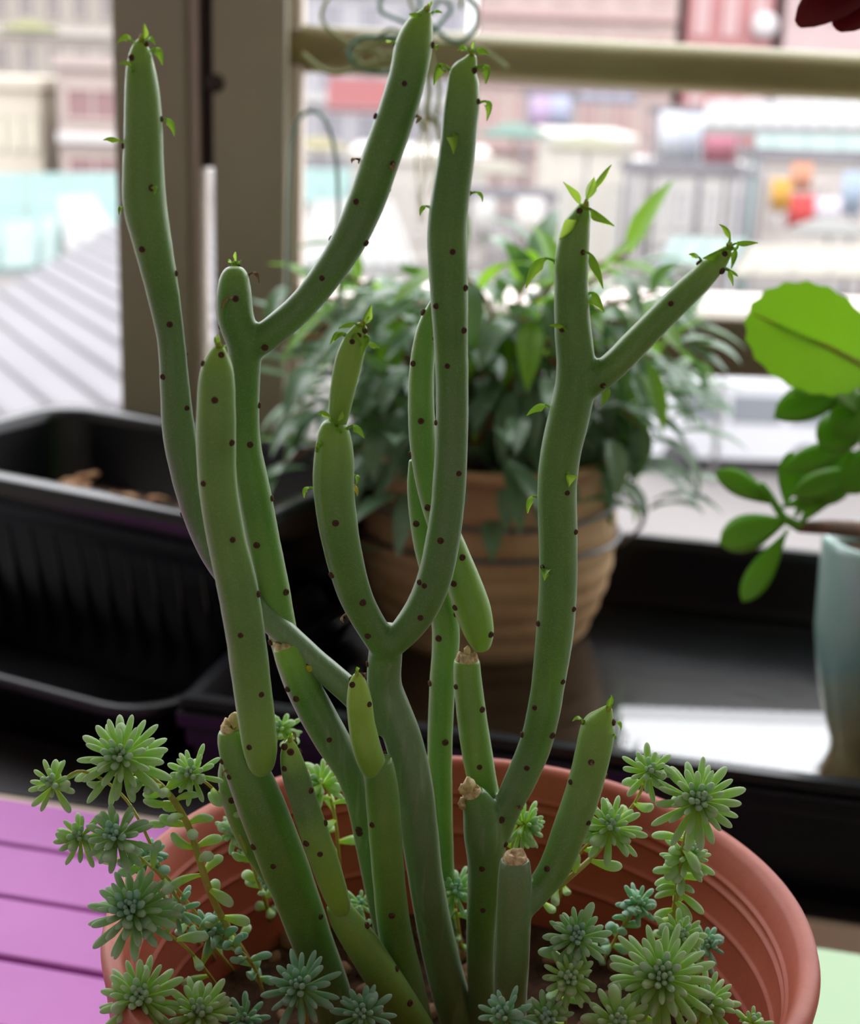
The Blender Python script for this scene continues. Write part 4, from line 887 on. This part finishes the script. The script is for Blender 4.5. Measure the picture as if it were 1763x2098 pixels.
EL = [('trunk', (272, 92), (262, 50), (241, 88), 20), ('trunk', (296, 88), (292, 70), (296, 48), 14), ('trunk', (300, 88), (312, 60), (318, 92), 14), ('trunk', (312, 104), (338, 80), (333, 134), 26), ('trunk', (272, 146), (268, 116), (244, 132), 12),
 ('trunk', (334, 246), (362, 232), (357, 279), 20), ('trunk', (250, 296), (232, 272), (212, 288), 16), ('trunk', (312, 384), (330, 376), (316, 398), 16), ('trunk', (247, 430), (240, 415), (246, 440), 8),
 ('trunk', (975, 140), (1020, 118), (995, 172), 30), ('trunk', (916, 142), (888, 104), (890, 175), 34), ('trunk', (968, 112), (985, 85), (1002, 112), 22), ('trunk', (966, 112), (950, 80), (938, 104), 18), ('trunk', (968, 112), (972, 95), (972, 84), 6),
 ('trunk', (983, 212), (1026, 192), (997, 248), 22), ('trunk', (930, 275), (948, 270), (929, 316), 30), ('trunk', (974, 398), (996, 384), (988, 414), 10), ('trunk', (876, 424), (856, 412), (862, 442), 14),
 ('trunk', (642, 1002), (612, 988), (624, 1020), 14), ('trunk', (726, 974), (748, 968), (730, 992), 14), ('h', (722, 690), (728, 672), (740, 700), 14), ('trunk', (712, 878), (738, 858), (746, 898), 22), ('trunk', (690, 872), (664, 828), (652, 850), 14), ('trunk', (690, 872), (694, 848), (702, 842), 12), ('trunk', (700, 885), (690, 865), (694, 885), 12), ('trunk', (650, 925), (644, 900), (664, 908), 14),
 ('d', (862, 30), (850, 24), (838, 30), 14), ('d', (882, 20), (876, 4), (868, 18), 14), ('d', (888, 28), (896, 14), (907, 28), 8), ('d', (890, 98), (908, 84), (892, 104), 14), ('d', (803, 86), (790, 78), (790, 86), 6), ('d', (880, 18), (888, 8), (884, 2), 8),
 ('d', (478, 535), (470, 525), (466, 535), 8), ('d', (484, 535), (486, 520), (482, 516), 8), ('d', (488, 536), (498, 524), (492, 540), 8),
 ('b', (446, 708), (438, 700), (442, 690), 10), ('b', (450, 706), (452, 692), (446, 686), 10), ('b', (454, 710), (466, 704), (464, 716), 8),
 ('h', (706, 688), (686, 662), (678, 706), 18), ('h', (708, 684), (700, 668), (686, 700), 10), ('h', (736, 668), (718, 652), (694, 674), 14), ('h', (748, 664), (742, 650), (762, 624), 20), ('h', (746, 672), (750, 650), (758, 650), 10), ('h', (748, 690), (770, 684), (740, 728), 26), ('h', (756, 706), (765, 695), (778, 714), 16),
 ('o', (1130, 534), (1086, 508), (1078, 590), 32), ('o', (1196, 517), (1228, 512), (1236, 592), 26), ('o', (1218, 602), (1226, 584), (1238, 640), 36), ('o', (1160, 676), (1148, 658), (1126, 668), 12), ('o', (1206, 428), (1216, 424), (1260, 464), 24), ('o', (1194, 424), (1186, 420), (1154, 372), 20), ('o', (1198, 420), (1206, 396), (1218, 362), 24), ('o', (1212, 376), (1222, 362), (1254, 338), 16), ('o', (1188, 440), (1186, 470), (1146, 490), 34),
 ('o', (1122, 834), (1104, 812), (1080, 852), 22), ('o', (1238, 790), (1266, 800), (1232, 832), 26), ('o', (1164, 968), (1158, 972), (1166, 998), 30), ('o', (1098, 1018), (1072, 1008), (1082, 1052), 20), ('o', (1113, 1160), (1108, 1160), (1116, 1190), 26),
 ('o', (1492, 502), (1508, 468), (1474, 460), 16), ('o', (1500, 500), (1520, 488), (1554, 498), 16), ('o', (1498, 506), (1524, 512), (1498, 550), 18), ('o', (1488, 554), (1506, 556), (1502, 586), 12), ('o', (1432, 528), (1428, 512), (1412, 522), 14), ('o', (1490, 508), (1520, 520), (1512, 494), 8), ('o', (1496, 556), (1510, 556), (1512, 568), 8), ('o', (1486, 510), (1470, 512), (1440, 530), 22),
 ('r', (1196, 1482), (1186, 1456), (1174, 1478), 10), ('r', (1258, 1480), (1280, 1468), (1272, 1496), 12), ('r', (1250, 1448), (1262, 1438), (1252, 1424), 8), ('r', (1246, 1452), (1240, 1440), (1252, 1430), 10), ('r', (1258, 1505), (1264, 1505), (1262, 1515), 6),
 ('f2', (732, 1380), (728, 1372), (732, 1366), 10), ('t', (594, 1514), (590, 1504), (598, 1500), 10)]
for key, a, b_, c, w_ in EL: eleaf(key, a, b_, c, w_)
DL = [('d', (512, 562), (534, 544), (530, 580), 10), ('d', (480, 610), (452, 606), (454, 640), 8), ('d', (728, 324), (714, 318), (722, 334), 8), ('d', (805, 335), (812, 340), (804, 352), 14), ('d', (858, 240), (876, 238), (852, 252), 12), ('trunk', (702, 1262), (688, 1268), (706, 1276), 10), ('r', (1212, 1560), (1218, 1560), (1214, 1572), 8), ('f2', (742, 1380), (756, 1372), (748, 1390), 8), ('t', (606, 1520), (612, 1500), (598, 1500), 6), ('a', (464, 1580), (452, 1578), (458, 1592), 6), ('o', (1060, 1655), (1066, 1645), (1072, 1658), 14)]
for key, a, b_, c, w_ in DL: eleaf(key, a, b_, c, w_, M_DRY)
eleaf('trunk', (733, 990), (738, 996), (732, 1016), 12, M_YEL)
# reddish-yellow bud clusters at growing tips
for key, px, py, s in (('trunk', 289, 84, 8), ('trunk', 968, 114, 9), ('d', 876, 22, 8), ('d', 482, 538, 9), ('b', 449, 712, 9), ('h', 742, 668, 9), ('trunk', 690, 868, 8), ('o', 1199, 424, 10), ('o', 1494, 506, 9), ('r', 1248, 1456, 8), ('f2', 732, 1384, 7), ('t', 594, 1518, 8)):
    loc, nor = surf(ST[key], px, py); bb = MB()
    for k in range(5):
        r_ = s*mpp(loc)*random.uniform(.35, .55); o3 = Vector((random.uniform(-1, 1), random.uniform(-1, .3), random.uniform(-.3, 1)))*s*mpp(loc)*.6
        bb.add(*tube([loc + o3*.3, loc + o3*.7 + Vector((0, 0, r_)), loc + o3 + Vector((0, 0, 2.2*r_))], [r_, r_*.9, r_*.25], 8))
    mk('bud', bb.vf(), M_BUD, ST[key][0])

# ================================================================ SEDUM
def sleaf(bend, fat=1.0, n=8, seg=8):
    """club-shaped fleshy leaf along +X, unit length, bending to +Z"""
    tt = (0, .15, .35, .55, .7, .82, .91, .97, 1.0); rr = (.040, .055, .085, .112, .122, .116, .094, .060, .014)
    pts = [Vector((t, 0, bend*t*t)) for t in tt]; rad = [fat*r for r in rr]
    return tube(pts, rad, seg)
SLM = [[mesh_of(sleaf(b_, f), 'leaf', m) for b_ in (.05, .18, .32) for f in (.85, 1.05)] for m in M_SED]
rs = random.Random(42)
def sprig(px, py, Y, rpx, label, base=None, mid=None, tone=0, axis=None, nleaf=34, stemleaf=14, lname='sedum_sprig', r_stem=7, sl_len=.75, fan=108):
    c = P(px, py, Y); s = mpp(c); Rr = rpx*s
    if base is None: b0 = Vector((PC.x + (c.x-PC.x)*.55, PC.y + (c.y-PC.y)*.55, ZSOIL - .001))
    else: b0 = PZ(base[0], base[1], ZSOIL-.001) if len(base) == 2 else P(*base)
    root = empty(lname, b0, label, 'succulent', 'sedum sprigs in the terracotta pot')
    if axis is None:
        tocam = (CAMP - c).normalized(); outw = Vector((c.x-PC.x, c.y-PC.y, 0))*4
        ax = (tocam*.8 + Vector((0, 0, .35)) + outw*.5 + Vector((rs.uniform(-.15, .15), 0, rs.uniform(-.1, .1)))).normalized()
    else: ax = Vector(axis).normalized()
    m0 = [P(*q) for q in (mid or [])]
    if not m0:
        q = b0.lerp(c, .6) + Vector((0, 0, .012)); m0 = [q]
    end = c - ax*Rr*.10; pre = c - ax*Rr*.55
    cp = catmull([tuple(b0)] + [tuple(q) for q in m0] + [tuple(pre), tuple(end)], 6)
    mk('stem', tube(cp, [r_stem*.5*s*(1.15 - .4*i/len(cp)) for i in range(len(cp))], 8), M_SSTEM, root)
    u = ax.orthogonal().normalized(); v = ax.cross(u); ph = rs.random()*6; nleaf = int(nleaf*1.05)
    for k in range(nleaf):
        f = (k+.5)/nleaf; th = R(8 + fan*f**.75); az = ph + k*2.39996; L = Rr*(.26 + .74*min(1, f*1.3)**.9)*rs.uniform(.85, 1.08)
        rad_d = u*math.cos(az) + v*math.sin(az); d = (ax*math.cos(th) + rad_d*math.sin(th)).normalized()
        p0 = c - ax*Rr*.34*f + rad_d*Rr*.03; wf_ = 1.0 if f > .3 else 1.25
        me = SLM[max(0, min(2, tone + (1 if f < .28 and tone < 2 else 0)))][rs.randrange(4)]
        Wd_ = Rr*.0 + L; thick = min(.0100, .0036 + .48*L)
        inst('leaf', me, frame(p0, d, ax + d*.2) @ Matrix.Diagonal((L, thick*wf_*1.0, thick*wf_*.9, 1)), root)
    # leaves along the stem
    n = len(cp)
    stemleaf = int(stemleaf*1.5)
    for k in range(stemleaf):
        j = int(n*(.92 - .82*k/max(1, stemleaf))); j = max(1, min(n-2, j)); q = Vector(cp[j]); t = (Vector(cp[j+1]) - Vector(cp[j-1])).normalized()
        uu = t.orthogonal().normalized(); sd = Matrix.Rotation(k*2.2 + ph, 3, t) @ uu; d = (sd + t*.35).normalized(); L = Rr*sl_len*rs.uniform(.7, 1.05) if Rr < .009 else .0085*rs.uniform(.7, 1.1)
        me = SLM[max(0, min(2, tone))][rs.randrange(2, 6)]
        inst('leaf', me, frame(q, d, -t if d.z > 0 else t) @ Matrix.Diagonal((L, .0125, .0115, 1)), root)
    return root
A_L = 'sedum rosette'
sprig(245, 1548, .345, 102, 'largest pale green sedum rosette at the upper left, in front of the black saucer', (520, 1985), [(440, 1850, .345), (385, 1690, .345), (330, 1610, .35)], 0, nleaf=44, stemleaf=24, r_stem=15)
sprig(104, 1602, .338, 62, 'small bright sedum rosette farthest left, over the purple slats', (P(240, 1560, .35).x*0+400, 1960), [(330, 1780, .35), (260, 1640, .352), (170, 1580, .342)], 0, nleaf=20, stemleaf=3)
sprig(390, 1582, .352, 62, 'bright sedum rosette just left of the thick cut stem', (560, 1900), [(520, 1780, .365), (470, 1660, .362), (430, 1610, .36)], 0, nleaf=26, stemleaf=8)
sprig(163, 1712, .336, 62, 'pale sedum rosette at the left, second lowest over the slats', (430, 1960), [(330, 1830, .345), (240, 1760, .345)], 0, nleaf=24, stemleaf=4)
sprig(235, 1712, .331, 76, 'mid green sedum rosette overlapping the pale one at its left', (450, 1980), [(350, 1820, .34), (290, 1760, .338)], 1, nleaf=34, stemleaf=6)
sprig(302, 1752, .345, 42, 'small dark sedum rosette tucked behind the mid green one', (460, 1950), [(370, 1830, .35)], 2, nleaf=20, stemleaf=4)
sprig(268, 1862, .328, 100, 'large dense blue-green sedum rosette hiding the left rim of the pot', (460, 2040), [(380, 1940, .335)], 1, nleaf=52, stemleaf=8)
sprig(355, 1860, .350, 55, 'dark shaded sedum rosette right of the dense one at the left rim', (480, 1990), [(420, 1920, .352)], 2, nleaf=22, stemleaf=6)
sprig(286, 2042, .320, 88, 'large sedum rosette at the bottom left corner of the pot', (420, 2160), [(350, 2110, .325)], 0, nleaf=44, stemleaf=6)
sprig(408, 2072, .322, 78, 'sedum rosette at the bottom edge, right of the corner one', (480, 2180), [(450, 2130, .328)], 0, nleaf=40, stemleaf=6)
sprig(612, 2018, .335, 82, 'blue-green sedum rosette in front of the thick cut stem base', (640, 2160), [(630, 2090, .345)], 2, nleaf=34, stemleaf=4)
sprig(742, 2076, .333, 68, 'sedum rosette at the bottom edge below the curved yellow-green stem', (760, 2200), [(750, 2140, .34)], 2, nleaf=28, stemleaf=4)
sprig(548, 1792, .366, 48, 'small sedum rosette seen from the side left of the thick cut stem', (600, 1930), [(620, 1880, .37)], 2, axis=(-.8, -.5, .1), nleaf=24, stemleaf=8)
sprig(648, 1600, .395, 62, 'bright sedum sprig behind the small yellow-tipped stem', (700, 1850), [(690, 1700, .40)], 0, axis=(-.6, -.3, .6), nleaf=22, stemleaf=8)
sprig(572, 1490, .400, 44, 'sedum rosette peeking out behind the tall front stem', (690, 1840), [(650, 1680, .41), (600, 1560, .405)], 0, axis=(-.2, -.4, .6), nleaf=22, stemleaf=8)
sprig(1332, 1578, .352, 60, 'small bright sedum rosette over the back right rim', (1130, 1900), [(1180, 1760, .375), (1290, 1660, .36)], 0, nleaf=24, stemleaf=6)
sprig(1432, 1636, .345, 98, 'largest sedum rosette at the right, against the black tray', (1370, 2000), [(1385, 1850, .36), (1400, 1740, .355)], 0, nleaf=44, stemleaf=10, r_stem=12)
sprig(1252, 1690, .350, 74, 'sedum rosette right of the short bright stem', (1090, 1860), [(1130, 1830, .35), (1220, 1750, .352)], 0, nleaf=32, stemleaf=12, r_stem=12)
sprig(1088, 1690, .375, 62, 'sedum rosette seen from the side right of the forked tall stem', (1060, 1860), [(1050, 1770, .385)], 0, axis=(.8, -.4, .25), nleaf=30, stemleaf=6)
sprig(1415, 1742, .356, 62, 'sedum rosette under the largest one at the right', (1370, 1990), [(1380, 1880, .36), (1395, 1800, .358)], 0, axis=(.3, -.2, .9), nleaf=28, stemleaf=18, r_stem=12)
sprig(1182, 1918, .334, 74, 'sedum rosette right of the front cut stem', (1150, 2080), [(1150, 2000, .34)], 1, nleaf=36, stemleaf=6)
sprig(1168, 2002, .326, 62, 'sedum rosette below the one right of the front cut stem', (1160, 2140), [(1160, 2070, .33)], 0, nleaf=30, stemleaf=4)
sprig(1358, 2000, .326, 118, 'biggest sedum rosette at the bottom right', (1330, 2180), [(1340, 2110, .33)], 0, nleaf=54, stemleaf=10)
sprig(1448, 2052, .330, 72, 'sedum rosette right of the biggest bottom one', (1400, 2180), [(1420, 2120, .335)], 0, nleaf=34, stemleaf=6)
sprig(1268, 2094, .315, 80, 'sedum rosette cut by the bottom edge right of the front cut stem', (1250, 2220), [(1255, 2160, .32)], 0, nleaf=36, stemleaf=6)
sprig(1398, 1915, .342, 60, 'sedum rosette behind the biggest bottom one', (1370, 2040), [(1380, 1980, .345)], 0, nleaf=30, stemleaf=6)
sprig(1545, 2090, .322, 48, 'lone sedum tuft near the right rim at the bottom edge', (1480, 2200), [(1530, 2150, .325)], 0, nleaf=12, stemleaf=2, axis=(.1, -.1, 1))
sprig(1030, 2078, .315, 66, 'sedum rosette at the bottom edge under the front cut stem', (1040, 2220), [(1030, 2150, .32)], 2, nleaf=24, stemleaf=4, axis=(-.3, -.5, .7))
sprig(935, 1822, .385, 58, 'shaded sedum rosette behind the main trunk', (950, 1960), [(940, 1900, .392)], 1, nleaf=26, stemleaf=8)
sprig(1450, 1930, .362, 46, 'dim sedum rosette in the shade by the right inner wall', (1400, 2040), [(1430, 1990, .362)], 2, nleaf=20, stemleaf=6)
sprig(740, 1850, .392, 40, 'tiny sedum tuft behind the curved yellow-green stem', (750, 1940), [(745, 1900, .395)], 1, nleaf=16, stemleaf=2)
sprig(430, 1900, .355, 50, 'straggly leafy sedum stem inside the left of the pot', (540, 2040), [(520, 1980, .352), (470, 1930, .353)], 2, nleaf=16, stemleaf=16)
sprig(478, 1700, .375, 46, 'loose sedum sprig behind the thick cut stem at the left rim', (560, 1900), [(530, 1800, .378)], 1, nleaf=18, stemleaf=16)
sprig(1310, 1850, .368, 48, 'straggly shaded sedum sprig inside the right of the pot', (1230, 1980), [(1270, 1910, .37)], 2, nleaf=18, stemleaf=14)
sprig(1120, 2085, .320, 60, 'low sedum rosette at the bottom edge right beside the front cut stem', (1120, 2220), [(1120, 2150, .325)], 1, nleaf=28, stemleaf=4)
sprig(500, 2085, .345, 56, 'dark low sedum rosette between the bottom left rosettes and the thick stem', (520, 2190), [(510, 2140, .35)], 2, nleaf=22, stemleaf=4)
print('objects', len(bpy.data.objects), 'tris~', sum(len(o.data.polygons)*2 for o in bpy.data.objects if o.type == 'MESH'))
